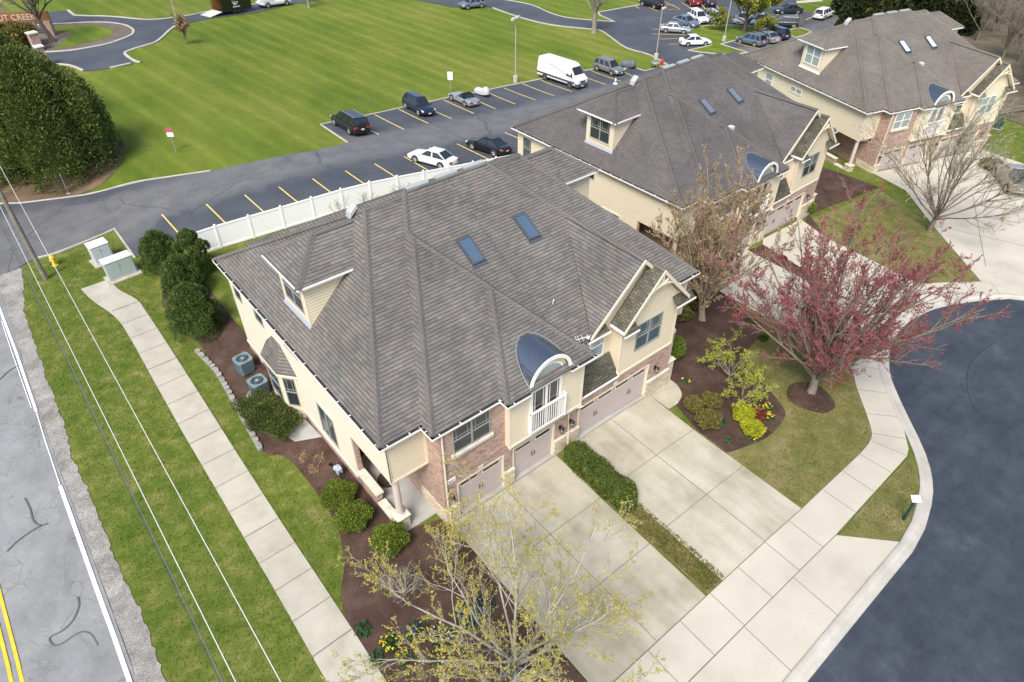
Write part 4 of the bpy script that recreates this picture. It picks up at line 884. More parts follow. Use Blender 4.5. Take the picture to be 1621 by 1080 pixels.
    for pts in ([(9.75, 16.5, ZE-.15), (9.78, 16.55, ZE-.45), (9.78, 16.55, 1.1), (9.78, 16.42, .9), (9.78, 16.42, .1)], [(20.48, 16.7, ZE-.2), (20.48, 16.6, ZE-.5), (20.48, 16.6, 3.35), (20.4, 16.35, 3.2)], [(17.74, 16.2, 2.9), (17.1, 16.52, 2.8), (17.1, 16.42, .95), (17.1, 16.38, .1)]):
        MB(O).tube(pts, .045, 6).build('downspout', M_TRIM, h)
    # roof furniture
    vx = Vector((12.36, 26.7, 11.2)); vb = MB(O); vb.hexa([vx+Vector(p) for p in ((-.45, -.2, -.35), (-.45, .25, -.35), (.05, .25, .12), (.05, -.2, .12), (-.4, -.18, -.02), (-.4, .22, -.02), (-.02, .22, .3), (-.02, -.18, .3))]); vb.build('roof_vent', plain('vent_metal', (.5, .53, .52), .4, .3), h, bevel=.03)
    rv = MB(O)
    for x in (14.9, 16.6, 18.3): rv.box(x, x+1.25, 26.12, 26.42, zs-.02, zs+.1)
    rv.build('ridge_vent', plain('vent_grey', (.34, .37, .37), .5), h, bevel=.03)
    if v: MB(O).box(15.75, 16.15, 20.0, 20.4, 8.3, 8.72).build('roof_vent', plain('vent_pale', (.5, .54, .55), .5), h, bevel=.04)
    else:
        an = MB(O); a0, a1 = Vector((17.75, 17.05, 6.58)), Vector((18.5, 16.8, 6.62)); an.tube([(18.3, 17.0, 6.35), (18.2, 16.9, 6.62)], .018, 5); an.tube([a0, a1], .016, 5)
        for k, t in enumerate((.05, .2, .45, .8)): p = a0.lerp(a1, t); e = Vector((.06, .17, .08))*(1.1-.5*t); an.tube([p+e, p-e], .01, 4)
        an.box(18.3, 18.42, 16.78, 16.9, 6.5, 6.6)
        an.build('antenna', plain('white_metal', (.8, .8, .8), .3), h)
        vp = MB(O); vp.tube([(18.05, 19.0, 7.4), (17.98, 18.9, 7.75)], .035, 6); vp.build('vent_pipe', plain('white_pipe', (.78, .8, .8), .4), h)
    split_parts(h)
    return h

build_house('nearest townhouse with brown-grey roof, blue skylights and a cream side wall beside the walk', O, 0, 0, '14021')
build_house('middle townhouse with dark grey roof behind the tan-leaved tree', (44.49, 33.55, -1.9), .0202, 1, '14025')
build_house('farthest townhouse with tan roof, white-framed windows and pale skylights', (74.77, 32.36, -3.0), -.2728, 2, '14029')
def house_pt(k, x, y):
    (cx, cy, rz) = ((44.49, 33.55, .0202), (74.77, 32.36, -.2728))[k]
    dx, dy = x-O.x, y-O.y; c, s = math.cos(rz), math.sin(rz); return (cx+c*dx-s*dy, cy+s*dx+c*dy)
# drives of the two far houses
drape('driveway', [(36.05, 13.1), (36.05, 22.5), (37, 24.05), house_pt(0, 16.3, 16.45), (42.8, 23.5), (42.6, 15.6), (43.5, 13.1)], .05, M_CONC, 1.5)
drape('driveway', [(43.55, 13.1), (42.95, 15.6), (43.9, 19), (44.6, 23.3), house_pt(0, 17.9, 16.45), house_pt(0, 23.5, 16.45), (49.9, 21), (49.5, 15.7), (49.25, 13.1)], .05, M_CONC, 1.5)
drape('driveway', [(53.5, 10.35), (59.1, 16.4), house_pt(1, 9.7, 12.5), house_pt(1, 9.7, 16.45), house_pt(1, 24.6, 16.45), house_pt(1, 25.5, 12.0), (80, 14), (76, 3), (62, 0), (58.4, 5)], .05, M_CONC, 1.8)
mb = MB()
for a, b in (((59.5, 16.2), (66, 1)), ((56, 11), (68, 17)), ((62, 19), (75, 16)), ((65, 22), (70, 6))): ribbon(mb, [a, b], .05, .056)
struct(mb.build('paving_joint', M_JOINT, uv=False))
drape('mulch_bed', [(42.75, 15.6), (42.55, 23.4), (44.5, 23.3), (43.85, 19), (43.1, 15.9)], .047, M_MULCH, .7)
drape('verge_lawn', [(49.4, 13.2), (49.65, 16), (50.0, 21), (52, 23.5), (62, 22.5), (59, 16.3), (53.5, 10.4), (51.4, 11.75)], .03, M_DRY, 1.2)
drape('mulch_bed', [(50.1, 21), (52.3, 24), (62.5, 23), (62.2, 30), (53.5, 38), (53.3, 24.5), (51, 23.5)], .05, M_MULCH, 1)
#@@PART2
# ================================================================== VEHICLES
KINDS = {  # L, W, H, wheelbase, stations(x, ztop, halfwidth, zbot), cabin(base front, roof front, roof rear, base rear), tyre radius
 'sedan': (4.75, 1.82, 1.45, 2.75, [(-.5, .50, .78, .24), (-.487, .60, .89, .17), (-.45, .655, .95, .13), (-.33, .66, .99, .12), (0, .625, 1, .12), (.2, .615, 1, .12), (.35, .57, .985, .12), (.44, .51, .94, .13), (.487, .43, .85, .16), (.5, .35, .76, .22)], (.21, .05, -.20, -.40), .33),
 'suv': (4.6, 1.84, 1.68, 2.66, [(-.5, .48, .80, .26), (-.49, .58, .92, .19), (-.45, .60, .97, .16), (-.3, .60, .99, .15), (0, .585, 1, .15), (.2, .58, 1, .15), (.35, .56, .985, .15), (.44, .52, .94, .16), (.487, .45, .86, .18), (.5, .37, .78, .24)], (.24, .09, -.40, -.475), .36),
 'minivan': (5.1, 1.98, 1.75, 3.03, [(-.5, .46, .82, .22), (-.49, .54, .93, .16), (-.45, .56, .98, .13), (-.3, .56, 1, .12), (0, .555, 1, .12), (.25, .55, 1, .12), (.38, .51, .975, .12), (.45, .46, .92, .13), (.49, .40, .84, .16), (.5, .33, .76, .2)], (.31, .12, -.43, -.487), .35),
 'roadster': (4.3, 1.78, 1.28, 2.5, [(-.5, .52, .78, .26), (-.487, .62, .9, .18), (-.44, .66, .95, .14), (-.3, .68, 1, .13), (0, .655, 1, .13), (.2, .66, 1, .13), (.35, .63, .985, .13), (.44, .56, .93, .14), (.487, .46, .83, .18), (.5, .38, .74, .24)], (.07, -.06, -.19, -.29), .33),
 'pickup': (5.6, 2.0, 1.85, 3.6, [(-.5, .40, .93, .26), (-.495, .56, .97, .22), (-.45, .57, .99, .2), (-.3, .57, 1, .18), (0, .575, 1, .18), (.2, .58, 1, .18), (.35, .575, .99, .18), (.44, .56, .96, .18), (.487, .5, .92, .2), (.5, .38, .86, .25)], (.24, .13, -.06, -.10), .4)}
def ground_matrix(x, y, head, dz=0.06):
    e = .8; n = Vector((-(T(x+e, y)-T(x-e, y))/(2*e), -(T(x, y+e)-T(x, y-e))/(2*e), 1)).normalized()
    f = Vector((math.cos(head), math.sin(head), 0)); f = (f-n*f.dot(n)).normalized(); l = n.cross(f)
    m = Matrix((f, l, n)).transposed().to_4x4(); m.translation = Vector((x, y, T(x, y)+dz)); return m
def paint(name, col, metal=.3): return plain(name, col, .3, metal, .5, coat=.6)
def wheels(h, wb, tw, r):
    for sx in (1, -1):
        for sy in (1, -1):
            c = Vector((sx*wb/2, sy*(tw/2-.1), r)); w = MB()
            w.lathe([(r*.62, -.11), (r*.9, -.115), (r, -.08), (r, .08), (r*.9, .115), (r*.62, .11)], c, 18, axis='y'); w = w.build('wheel', M_RUB, h, smooth=False, uv=False)
            q = MB(); yo = .10*sy
            q.lathe([(r*.64, yo-.02), (r*.64, yo+.012*sy), (r*.2, yo+.012*sy), (.03, yo+.014*sy)] if sy > 0 else [(r*.64, yo+.02), (r*.64, yo+.012*sy), (r*.2, yo+.012*sy), (.03, yo+.014*sy)], c, 14, axis='y')
            for k in range(5):
                a = k*2*PI/5; q.bar(c+Vector((r*.15*math.cos(a), yo+.018*sy, r*.15*math.sin(a))), c+Vector((r*.6*math.cos(a), yo+.018*sy, r*.6*math.sin(a))), .05, .02, 0, (0, 1, 0))
            q.build('rim', M_RIM, w, uv=False)
def vehicle(kind, pm, front, rear, side, label, group='cars in the parking lot', name='parked_car', cat='car', extras=(), L=None):
    l, w, H, wb, stn, cab, r = KINDS[kind]
    if L: l = L
    a, b = Vector(front), Vector(rear); d = (a-b).normalized(); per = Vector((d.y, -d.x)) if side == 'L' else Vector((-d.y, d.x))
    c = (a+b)/2+per*(w/2-.08); h = thing(name, label, cat, group=group); h.matrix_world = ground_matrix(c.x, c.y, math.atan2(d.y, d.x))
    hw = w/2; m = MB(); ring = []
    for xf, zt, wf, zb in stn:
        zt, zb, hh = zt*H, zb*H, hw*wf
        R_ = [(0, zt+.02), (hh*.55, zt+.012), (hh*.84, zt-.015), (hh*.965, zt-.09), (hh*1.0, zb+(zt-zb)*.48), (hh*.985, zb+.1), (hh*.9, zb), (0, zb)]
        ring.append([(xf*l, y, z) for y, z in R_]+[(xf*l, -y, z) for y, z in R_[-2:0:-1]])
    for p, q in zip(ring, ring[1:]):
        for k in range(len(p)): k2 = (k+1) % len(p); m.poly([p[k], p[k2], q[k2], q[k]])
    m.poly(ring[0][::-1]); m.poly(ring[-1])
    body = bmesh_merge(m.build('body', pm, h, smooth=True, uv=False)); mod = body.modifiers.new('s', 'SUBSURF'); mod.levels = mod.render_levels = 1
    # cabin
    x0, x1, x2, x3 = [q*l for q in cab]; zb = (.60 if kind in ('sedan', 'roadster') else .555)*H; zr = H-.02; bw, rw = hw*.90, hw*(.66 if kind != 'minivan' else .74)
    def gp(x, t, s):  # point on the cabin shell at height fraction t
        return (x, s*(bw+(rw-bw)*t), zb+(zr-zb)*t)
    base = [(x0, 1), (x3, 1), (x3, -1), (x0, -1)]; top = [(x1, 1), (x2, 1), (x2, -1), (x1, -1)]
    cm_ = MB(); B_ = [gp(x, 0, s) for x, s in base]; T_ = [gp(x, .96, s) for x, s in top]
    C_ = [(x1-.1*l*.5, .7*rw, zr+.03), (x2+.1*l*.3, .7*rw, zr+.03), (x2+.1*l*.3, -.7*rw, zr+.03), (x1-.1*l*.5, -.7*rw, zr+.03)]
    for k in range(4):
        k2 = (k+1) % 4; cm_.poly([B_[k2], B_[k], T_[k], T_[k2]]); cm_.poly([T_[k2], T_[k], C_[k], C_[k2]])
    cm_.poly(C_[::-1]); bmesh_merge(cm_.build('cabin', plain('black_cloth', (.012, .012, .014), .95, spec=.1) if kind == 'roadster' else pm, h, smooth=False, uv=False, bevel=.05))
    def face(p, q, r_, s, name, off=.012, ins=.07, mat=M_CARGL):
        p, q, r_, s = map(Vector, (p, q, r_, s)); n = (q-p).cross(s-p).normalized(); ce = (p+q+r_+s)/4
        if n.dot(ce-Vector((0, 0, zb-.3))) < 0: n = -n
        MB().poly([v.lerp(ce, ins)+n*off for v in (p, q, r_, s)]).build(name, mat, h, uv=False)
    face(B_[0], B_[3], T_[3], T_[0], 'windshield', ins=.08); face(B_[1], B_[2], T_[2], T_[1], 'rear_window', ins=.13)
    cuts = {'sedan': (.0, .47, 1), 'roadster': (0, .62), 'suv': (0, .36, .70, 1), 'minivan': (0, .34, .66, 1), 'pickup': (0, .52, 1)}[kind]
    for s in (1, -1):
        for u0, u1 in zip(cuts, cuts[1:]):
            e0, e1 = u0+.035, u1-.02
            lo = lambda u: x0+(x3-x0)*u; hi = lambda u: x1+(x2-x1)*u
            face(gp(lo(e0)-.02*l*(u0 == 0), .06, s), gp(lo(e1), .06, s), gp(hi(e1), .86, s), gp(hi(e0), .86, s), 'side_window', ins=.02)
    for sy in (1, -1):
        y = sy*hw*.66
        q = MB(); q.hexa([(.455*l, y-.2, .42*H), (.493*l, y-.2*sy*sy, .36*H), (.47*l, y+.24*sy, .37*H), (.43*l, y+.26*sy, .43*H), (.455*l, y-.18, .47*H), (.49*l, y-.18, .43*H), (.47*l, y+.22*sy, .45*H), (.42*l, y+.24*sy, .49*H)]); q.build('headlight', M_LAMP, h, uv=False)
        q = MB(); zt = .56 if kind in ('sedan', 'roadster') else .56
        q.box(-.503*l, -.47*l, y-.17, y+.19, (zt-.09)*H, (zt+.01)*H); q.build('taillight', M_RED, h, uv=False, bevel=.02)
        q = MB(); q.box(x0-.16, x0-.02, sy*hw-.05, sy*hw+.16*sy if sy > 0 else sy*hw+.05, zb+.02, zb+.14) if sy > 0 else q.box(x0-.16, x0-.02, -hw-.16, -hw+.05, zb+.02, zb+.14); q.build('mirror', pm, h, uv=False, bevel=.03)
        for sx in (1, -1):
            q = MB(); q.lathe([(r*1.17, -.05), (r*1.17, .05)], (sx*wb/2, sy*(hw-.055), r*1.03), 20, axis='y'); q.build('arch_gap_disc', M_TRIMB, h, uv=False)  # flat black disc: shade of the gap round the tyre, painted in
    q = MB(); q.box(.486*l, .503*l, -hw*.42, hw*.42, .27*H, .36*H); q.build('grille', M_TRIMB, h, uv=False, bevel=.02)
    MB().box(-.508*l, -.5*l, -.16, .16, .40*H, .47*H).build('number_plate', M_PLATE, h, uv=False)
    if 'fplate' in extras: MB().box(.5*l, .512*l, -.15, .15, .24*H, .30*H).build('number_plate', M_PLATE, h, uv=False)
    if 'rails' in extras:
        for s in (1, -1): MB().bar((x1-.2, s*rw*.86, zr+.06), (x2+.15, s*rw*.86, zr+.06), .045, .05).build('roof_rail', M_GALV, h, uv=False)
    if 'clad' in extras: MB().box(-.49*l, .48*l, -hw*.99, hw*.99, .15*H, .22*H).build('sill_cladding', M_TRIMB, h, uv=False, bevel=.03)
    if kind == 'pickup':
        bx0, bx1 = -.485*l, cab[3]*l-.05
        MB().box(bx0, bx1, -hw*.82, hw*.82, .575*H, .595*H).build('bed_floor', M_TRIMB, h, uv=False)
        for s in (1, -1): MB().box(bx0, bx1, s*hw*.9-.08, s*hw*.9+.08, .5*H, .66*H).build('bed_side', pm, h, uv=False, bevel=.03)
        MB().box(bx0-.04, bx0+.05, -hw*.86, hw*.86, .45*H, .66*H).build('tailgate', pm, h, uv=False, bevel=.02); MB().box(-.525*l, -.495*l, -hw*.9, hw*.9, .26*H, .34*H).build('bumper', M_GALV, h, uv=False, bevel=.03)
    wheels(h, wb, w, r)
    return h
import bmesh
def bmesh_merge(o):
    bm = bmesh.new(); bm.from_mesh(o.data); bmesh.ops.remove_doubles(bm, verts=bm.verts, dist=1e-4); bmesh.ops.recalc_face_normals(bm, faces=bm.faces); bm.to_mesh(o.data); bm.free(); return o
def zc(zf, a, b): return zf(a, b)
PW, PWB = paint('white_paint', (.72, .73, .74), 0), paint('pale_blue_paint', (.45, .55, .66), .2)
PBK, PSIL, PGR = paint('black_paint', (.010, .010, .012), .2), paint('silver_paint', (.42, .44, .46), .6), paint('grey_paint', (.27, .255, .24), .5)
PNV, PBL, PRD, PSB, PDK = paint('navy_paint', (.018, .026, .06), .3), paint('blue_grey_paint', (.16, .21, .28), .5), paint('red_paint', (.25, .012, .018), .2), paint('steel_blue_paint', (.20, .25, .32), .5), paint('charcoal_paint', (.035, .042, .055), .4)
for kind, pm, zf, f, b_, sd, lab, ex in (
  ('minivan', PBK, z50, (160, 755), (288, 835), 'L', 'black minivan with silver roof rails in the end stall beside the lawn', ('rails',)),
  ('suv', PNV, z50, (882, 675), (765, 608), 'R', 'navy blue SUV nosed out of its stall left of the silver roadster', ('fplate',)),
  ('roadster', PSIL, z50, (1160, 540), (1275, 595), 'L', 'silver roadster with a black cloth top', ()),
  ('suv', PGR, z78, (1018, 330), (888, 285), 'R', 'warm grey SUV parked right of the big white van', ('fplate', 'rails')),
  ('suv', PBK, z10, (115, 70), (232, 102), 'L', 'black SUV alone by the kerb at the far end of the lot', ()),
  ('suv', PRD, z10, (570, 30), (633, 78), 'L', 'red SUV at the far back of the lot', ()),
  ('suv', PNV, z10, (735, 35), (785, 82), 'L', 'dark blue SUV right of the red one at the far back', ()),
  ('suv', PW, z10, (705, 265), (600, 205), 'R', 'white SUV with black roof rails between the blue-grey sedan and the pale blue car', ('clad', 'rails')),
  ('suv', PWB, z10, (858, 268), (775, 215), 'R', 'pale blue small SUV at the tip of the grassy island', ()),
  ('sedan', PSB, z10, (610, 305), (470, 262), 'R', 'blue-grey coupe behind the silver sedan', ()),
  ('sedan', PSIL, z10, (540, 370), (372, 358), 'R', 'silver sedan at the curved end of the island', ()),
  ('sedan', PW, z10, (775, 498), (607, 505), 'R', 'white sedan by the pointed corner of the island', ()),
  ('suv', PBL, z10, (1143, 470), (1320, 512), 'L', 'grey-blue SUV nosed to the island below the willow', ('clad', 'rails')),
  ('sedan', PSIL, z11, (225, 360), (385, 410), 'L', 'silver sedan squeezed between the grey-blue SUV and the navy SUV', ()),
  ('suv', PNV, z11, (330, 328), (490, 378), 'L', 'navy SUV next to the small grass island', ()),
  ('suv', PDK, z11, (480, 235), (625, 240), 'L', 'charcoal SUV nose-in across from the navy SUV', ()),
  ('sedan', PWB, z11, (300, 222), (400, 180), 'L', 'pale green-white sedan half behind the willow branches', ()),
  ('sedan', PW, z11, (120, 205), (190, 160), 'L', 'white car behind the willow trunk', ()),
  ('suv', PW, z11, (1045, 125), (985, 150), 'R', 'white SUV by the dark evergreens at the lot edge', ()),
  ('sedan', PDK, z11, (560, 92), (650, 90), 'L', 'dark green sedan farthest back beneath the top grass strip', ()),
  ('suv', PSB, r2, (603, 48), (665, 40), 'L', 'silver-blue SUV parked at the top edge beside the lawn', ())):
    p = zf(f, b_); vehicle(kind, pm, p[0], p[1], sd, lab, extras=ex)
vehicle('sedan', PW, G(662.7, 260), G(691.8, 268), 'L', 'white sedan parked against the vinyl fence', extras=())
vehicle('sedan', PBK, G(748, 238), G(781, 249), 'L', 'black sedan in the stall right of the white one by the fence', extras=())
vehicle('pickup', PW, G(459, 9), G(420, 14.5), 'R', 'white pickup truck towing the black trailer', group='trucks', name='pickup_truck', cat='truck')
p = zm(1321, 120, 5.4)((1345, 850), (1455, 1010)); vehicle('pickup', paint('champagne_paint', (.36, .36, .34), .5), p[0], p[1], 'L', 'silver pickup truck on the pale drive at the right edge', group='trucks', name='pickup_truck', cat='truck', L=5.3)

def sprinter():
    f, b_ = z78((660, 437), (443, 362)); a, b = Vector(f), Vector(b_); d = (a-b).normalized(); per = Vector((-d.y, d.x)); c = (a+b)/2+per*.92
    h = thing('cargo_van', 'long white high-roof cargo van in the row beside the lawn', 'van', group=None); h.matrix_world = ground_matrix(c.x, c.y, math.atan2(d.y, d.x))
    prof = [(-3.6, .45), (-3.65, 1.2), (-3.6, 2.3), (-3.5, 2.68), (-3.3, 2.78), (1.2, 2.8), (1.75, 2.72), (2.05, 2.5), (2.75, 1.62), (3.25, 1.42), (3.42, 1.2), (3.45, .85), (3.4, .45)]
    m = MB(); rows = []
    for s, k in ((-1, 1), (1, 1)):
        rows.append([(x, s*(1.01-(.14*max(0, z-1.2)/1.6)-(.10 if x > 3.2 else 0)), z) for x, z in prof])
    n = len(prof)
    m.poly(rows[0]); m.poly(rows[1][::-1])
    for i in range(n): j = (i+1) % n; m.poly([rows[0][j], rows[0][i], rows[1][i], rows[1][j]])
    bmesh_merge(m.build('body', PW, h, uv=False, bevel=.09))
    MB().poly([(2.1, -.78, 2.44), (2.72, -.84, 1.68), (2.72, .84, 1.68), (2.1, .78, 2.44)]).build('windshield', M_CARGL, h, uv=False).location = (.03, 0, .025)
    for s in (1, -1):
        yy = lambda z: s*(1.018-(.14*max(0, z-1.2)/1.6))
        MB().poly([(1.5, yy(1.45), 1.45), (2.5, yy(1.4), 1.4), (2.45, yy(1.62), 1.62), (1.95, yy(2.22), 2.22), (1.5, yy(2.22), 2.22)]).build('side_window', M_CARGL, h, uv=False)
        MB().box(-3.6, 2.9, s*1.0-.025, s*1.0+.025, .72, .92).build('side_moulding', plain('grey_plastic', (.055, .065, .075), .6), h, uv=False)
        for x in (2.17, -2.17): q = MB(); q.lathe([(.43, -.05), (.43, .05)], (x, s*.972, .4), 20, axis='y'); q.build('arch_gap_disc', M_TRIMB, h, uv=False)  # black disc in place of the shaded gap between tyre and body
        MB().box(3.1, 3.46, s*.62-.2, s*.62+.25, 1.0, 1.28).build('headlight', M_LAMP, h, uv=False, bevel=.05); MB().box(-3.66, -3.55, s*.9-.08, s*.9+.06, 1.0, 1.7).build('taillight', M_RED, h, uv=False)
        MB().box(2.35, 2.5, s*1.08-.08, s*1.08+.08, 1.5, 1.9).build('mirror', M_TRIMB, h, uv=False, bevel=.03)
        if s < 0:
            g = MB()
            for x0, x1, z in ((-2.9, -2.3, 2.18), (-2.2, -1.75, 2.14), (-1.6, -1.0, 2.1), (-.8, -.2, 2.02), (-.1, .3, 2.0)): g.box(x0, x1, yy(z)-.002, yy(z)+.004, z, z+.12)
            g.box(-2.3, -.5, yy(1.7)-.002, yy(1.7)+.004, 1.7, 1.75); g.build('faded_lettering', plain('faded_grey', (.58, .60, .62), .4), h, uv=False)
    MB().box(2.95, 3.5, -.95, .95, .35, .78).build('bumper', plain('grey_plastic', (.055, .065, .075), .6), h, uv=False, bevel=.07); MB().box(3.44, 3.49, -.42, .42, .85, 1.12).build('grille', plain('dark_grille', (.10, .11, .13), .3, .5), h, uv=False)
    MB().box(3.49, 3.52, -.28, .1, .45, .58).build('number_plate', M_PLATE, h, uv=False)
    wheels(h, 4.34, 2.0, .36)
sprinter()
def trailer():
    a, b = Vector(G(399, 18.5)), Vector(G(353, 26)); d = (a-b).normalized(); per = Vector((-d.y, d.x)); c = (a+b)/2+per*1.1
    h = thing('cargo_trailer', 'black enclosed trailer with its rear ramp lowered behind the white pickup', 'trailer'); h.matrix_world = ground_matrix(c.x, c.y, math.atan2(d.y, d.x))
    Lh = (a-b).length/2; B = MB()
    B.box(-Lh, Lh, -1.15, -1.1, .5, 2.75); B.box(-Lh, Lh, 1.1, 1.15, .5, 2.75); B.box(Lh-.05, Lh, -1.1, 1.1, .5, 2.75); B.box(-Lh, Lh, -1.1, 1.1, 2.7, 2.75); B.box(-Lh, Lh, -1.1, 1.1, .45, .52); B.build('box_body', PBK, h, uv=False)
    MB().box(-Lh+.02, Lh-.1, 1.05, 1.09, .52, 2.68).build('inner_wall', plain('orange_plywood', (.36, .17, .05), .7, vary=.2), h, uv=False)
    MB().hexa([(-Lh-2.3, -1.05, .05), (-Lh, -1.05, .5), (-Lh, 1.05, .5), (-Lh-2.3, 1.05, .05), (-Lh-2.3, -1.05, .1), (-Lh, -1.05, .56), (-Lh, 1.05, .56), (-Lh-2.3, 1.05, .1)]).build('ramp', plain('pale_ramp', (.55, .53, .5), .6), h, uv=False)
    e = MB(); pale = plain('decal_grey', (.55, .62, .60), .5)
    e.ext([(-.95, -1.155, 1.75), (.35, -1.155, 1.75), (.0, -1.155, 1.3), (-.5, -1.155, 1.2)], (0, -.004, 0))
    for x in (-.9, -.4, .1): e.box(x, x+.28, -1.16, -1.152, 1.95, 2.2)
    e.build('emblem', pale, h, uv=False); MB().box(-.3, -.02, -1.162, -1.156, 1.55, 1.72).build('emblem_leaf', plain('emblem_green', (.05, .25, .08), .5), h, uv=False)
    MB().box(-.8, .6, -1.16, -1.152, .95, 1.1).build('lettering_band', M_PLATE, h, uv=False)
    MB().bar((Lh, 0, .5), (Lh+1.4, 0, .55), .12, .12).build('drawbar', M_BLACK, h, uv=False)
    for x in (-.45, .45):
        for s in (1, -1): w = MB(); w.lathe([(.2, -.1), (.33, -.1), (.33, .1), (.2, .1)], (x, s*1.2, .34), 14, axis='y'); w.build('wheel', M_RUB, h, uv=False)
trailer()
def covered_bike(px, rz, mat, lab, cone_=False):
    x, y = px; h = thing('covered_motorcycle', lab, 'motorcycle', group='motorcycles under covers'); h.matrix_world = ground_matrix(x, y, rz)
    m = MB(); rows = []
    prof = [(-1.05, .35, .55, .3), (-.95, .34, .85, .25), (-.5, .36, .95, .2), (-.1, .4, .88, .2), (.3, .42, 1.1, .25), (.55, .48, 1.32, .3), (.85, .36, 1.1, .35), (1.05, .26, .7, .4)]
    for x0, w, z, zb in prof: rows.append([(x0, -w*.9, zb), (x0, -w, (z+zb)/2), (x0, -w*.55, z*.94), (x0, 0, z), (x0, w*.55, z*.94), (x0, w, (z+zb)/2), (x0, w*.9, zb)])
    for a, b in zip(rows, rows[1:]):
        for k in range(6): m.poly([a[k], b[k], b[k+1], a[k+1]])
    m.poly(rows[0][::-1]); m.poly(rows[-1]); o = bmesh_merge(m.build('cover', mat, h, smooth=True, uv=False)); o.modifiers.new('s', 'SUBSURF').render_levels = 1
    for x0 in (-.75, .78): w = MB(); w.lathe([(.18, -.06), (.3, -.06), (.3, .06), (.18, .06)], (x0, 0, .3), 14, axis='y'); w.build('wheel', M_RUB, h, uv=False)
covered_bike(z50((1420, 500))[0], math.radians(-75), plain('silver_cover', (.45, .46, .46), .6, vary=.12), 'motorcycle under a pale silver cover beside the roadster')
covered_bike(z78((1155, 262))[0], math.radians(-65), plain('slate_cover', (.10, .12, .15), .6, vary=.2), 'motorcycle under a slate grey cover beside the warm grey SUV')

# ================================================================== STREET FURNITURE
def fence():
    o = Vector((8.2, 46.9, 0)); h = thing('vinyl_fence', 'long white vinyl privacy fence between the parking stalls and the townhouses', 'fence', o); x = 8.2; fy = lambda x: 46.9-.078*(x-8.2)
    while x < 41:
        x2 = x+2.42; a, b = Vector((x, fy(x), T(x, 47))), Vector((x2, fy(x2), T(x2, 47))); p = MB(o)
        for z0, z1, w in ((.05, 1.75, .045), (1.72, 1.84, .09), (.03, .2, .09)): p.hexa([(*q.xy+Vector((0, w/2*sg)), q.z+zz) for zz in (z0, z1) for q, sg in ((a, -1), (b, -1), (b, 1), (a, 1))])
        p.build('fence_panel', M_VIN, h, uv=False)
        q = MB(o); q.box(x-.065, x+.065, a.y-.065, a.y+.065, a.z-.2, a.z+1.9); q.lathe([(.11, a.z+1.9), (.1, a.z+1.94), (.005, a.z+2.0)], (x, a.y, 0), 4); q.build('fence_post', M_VIN, h, uv=False); x = x2
fence()
def pole_():
    x, y = G(73, 442); h = thing('utility_pole', 'weathered grey wooden utility pole by the road corner', 'utility pole', at(x, y))
    MB().tube([(0, 0, -.3), (0, 0, 11)], [.17, .12], 12).build('shaft', M_POLE, h, uv=False); MB().box(-.75, .75, -.16, -.05, 9.9, 10.02).build('crossarm', M_POLE, h, uv=False)
    for u in (-.6, .62): MB().lathe([(.04, 10.02), (.06, 10.1), (.03, 10.2)], (u, -.1, 0), 8).build('insulator', M_GALV, h, uv=False)
    MB().bar((.14, -.05, 1.2), (.12, -.02, 5.5), .04, .06).build('conduit', M_GALV, h, uv=False)
    wire_pale = plain('wire_pale', (.62, .63, .64), .4)
    for nm, dx, z, r, mat in (('upper', .64, 10.1, .0125, wire_pale), ('second', -.27, 9.5, .0135, wire_pale), ('cable', -.62, 7.2, .022, plain('wire_grey', (.11, .115, .12), .6)), ('service', -.72, 6.9, .012, plain('wire_dark', (.05, .055, .06), .6))):
        pts = []
        for a, b in ((-36, y), (y, 120)):
            for k in range(15): t = k/14; pts.append((x+dx, a+(b-a)*t, z+T(x, y)-1.2*(1-(2*t-1)**2)*.35))
        o = MB().tube(pts, r, 6).build('overhead_wire', mat, uv=False)
        tag(o, {'upper': 'pale overhead wire nearest the public walk', 'second': 'pale overhead wire between the dark cables and the one nearest the walk', 'cable': 'thick dark grey overhead cable above the verge', 'service': 'thin dark overhead wire beside the thick cable, nearest the gravel'}[nm], 'wire', 'overhead wires')
pole_()
def hydrant(p, col, lab, sc=1):
    h = thing('fire_hydrant', lab, 'fire hydrant', at(*p)); h.scale = (sc,)*3
    MB().lathe([(.2, 0), (.2, .05), (.14, .06), (.13, .1), (.13, .55), (.17, .57), (.17, .62), (.14, .66), (.08, .76), (.03, .78), (.03, .83)], (0, 0, 0), 14).build('barrel', col, h, smooth=False, uv=False)
    for a in (0, PI/2, PI): q = MB(); d = Vector((math.cos(a), -math.sin(a), 0)); q.tube([d*.1+Vector((0, 0, .42)), d*.22+Vector((0, 0, .42))], .07, 8); q.build('nozzle', col, h, uv=False)
hydrant(G(88, 420), plain('hydrant_yellow', (.72, .48, .02), .45), 'yellow fire hydrant on the grass near the utility pole', 1.1)
hydrant(G(1047, 104), plain('hydrant_red', (.55, .03, .02), .45), 'red fire hydrant by the light pole at the lot corner', 1.2)
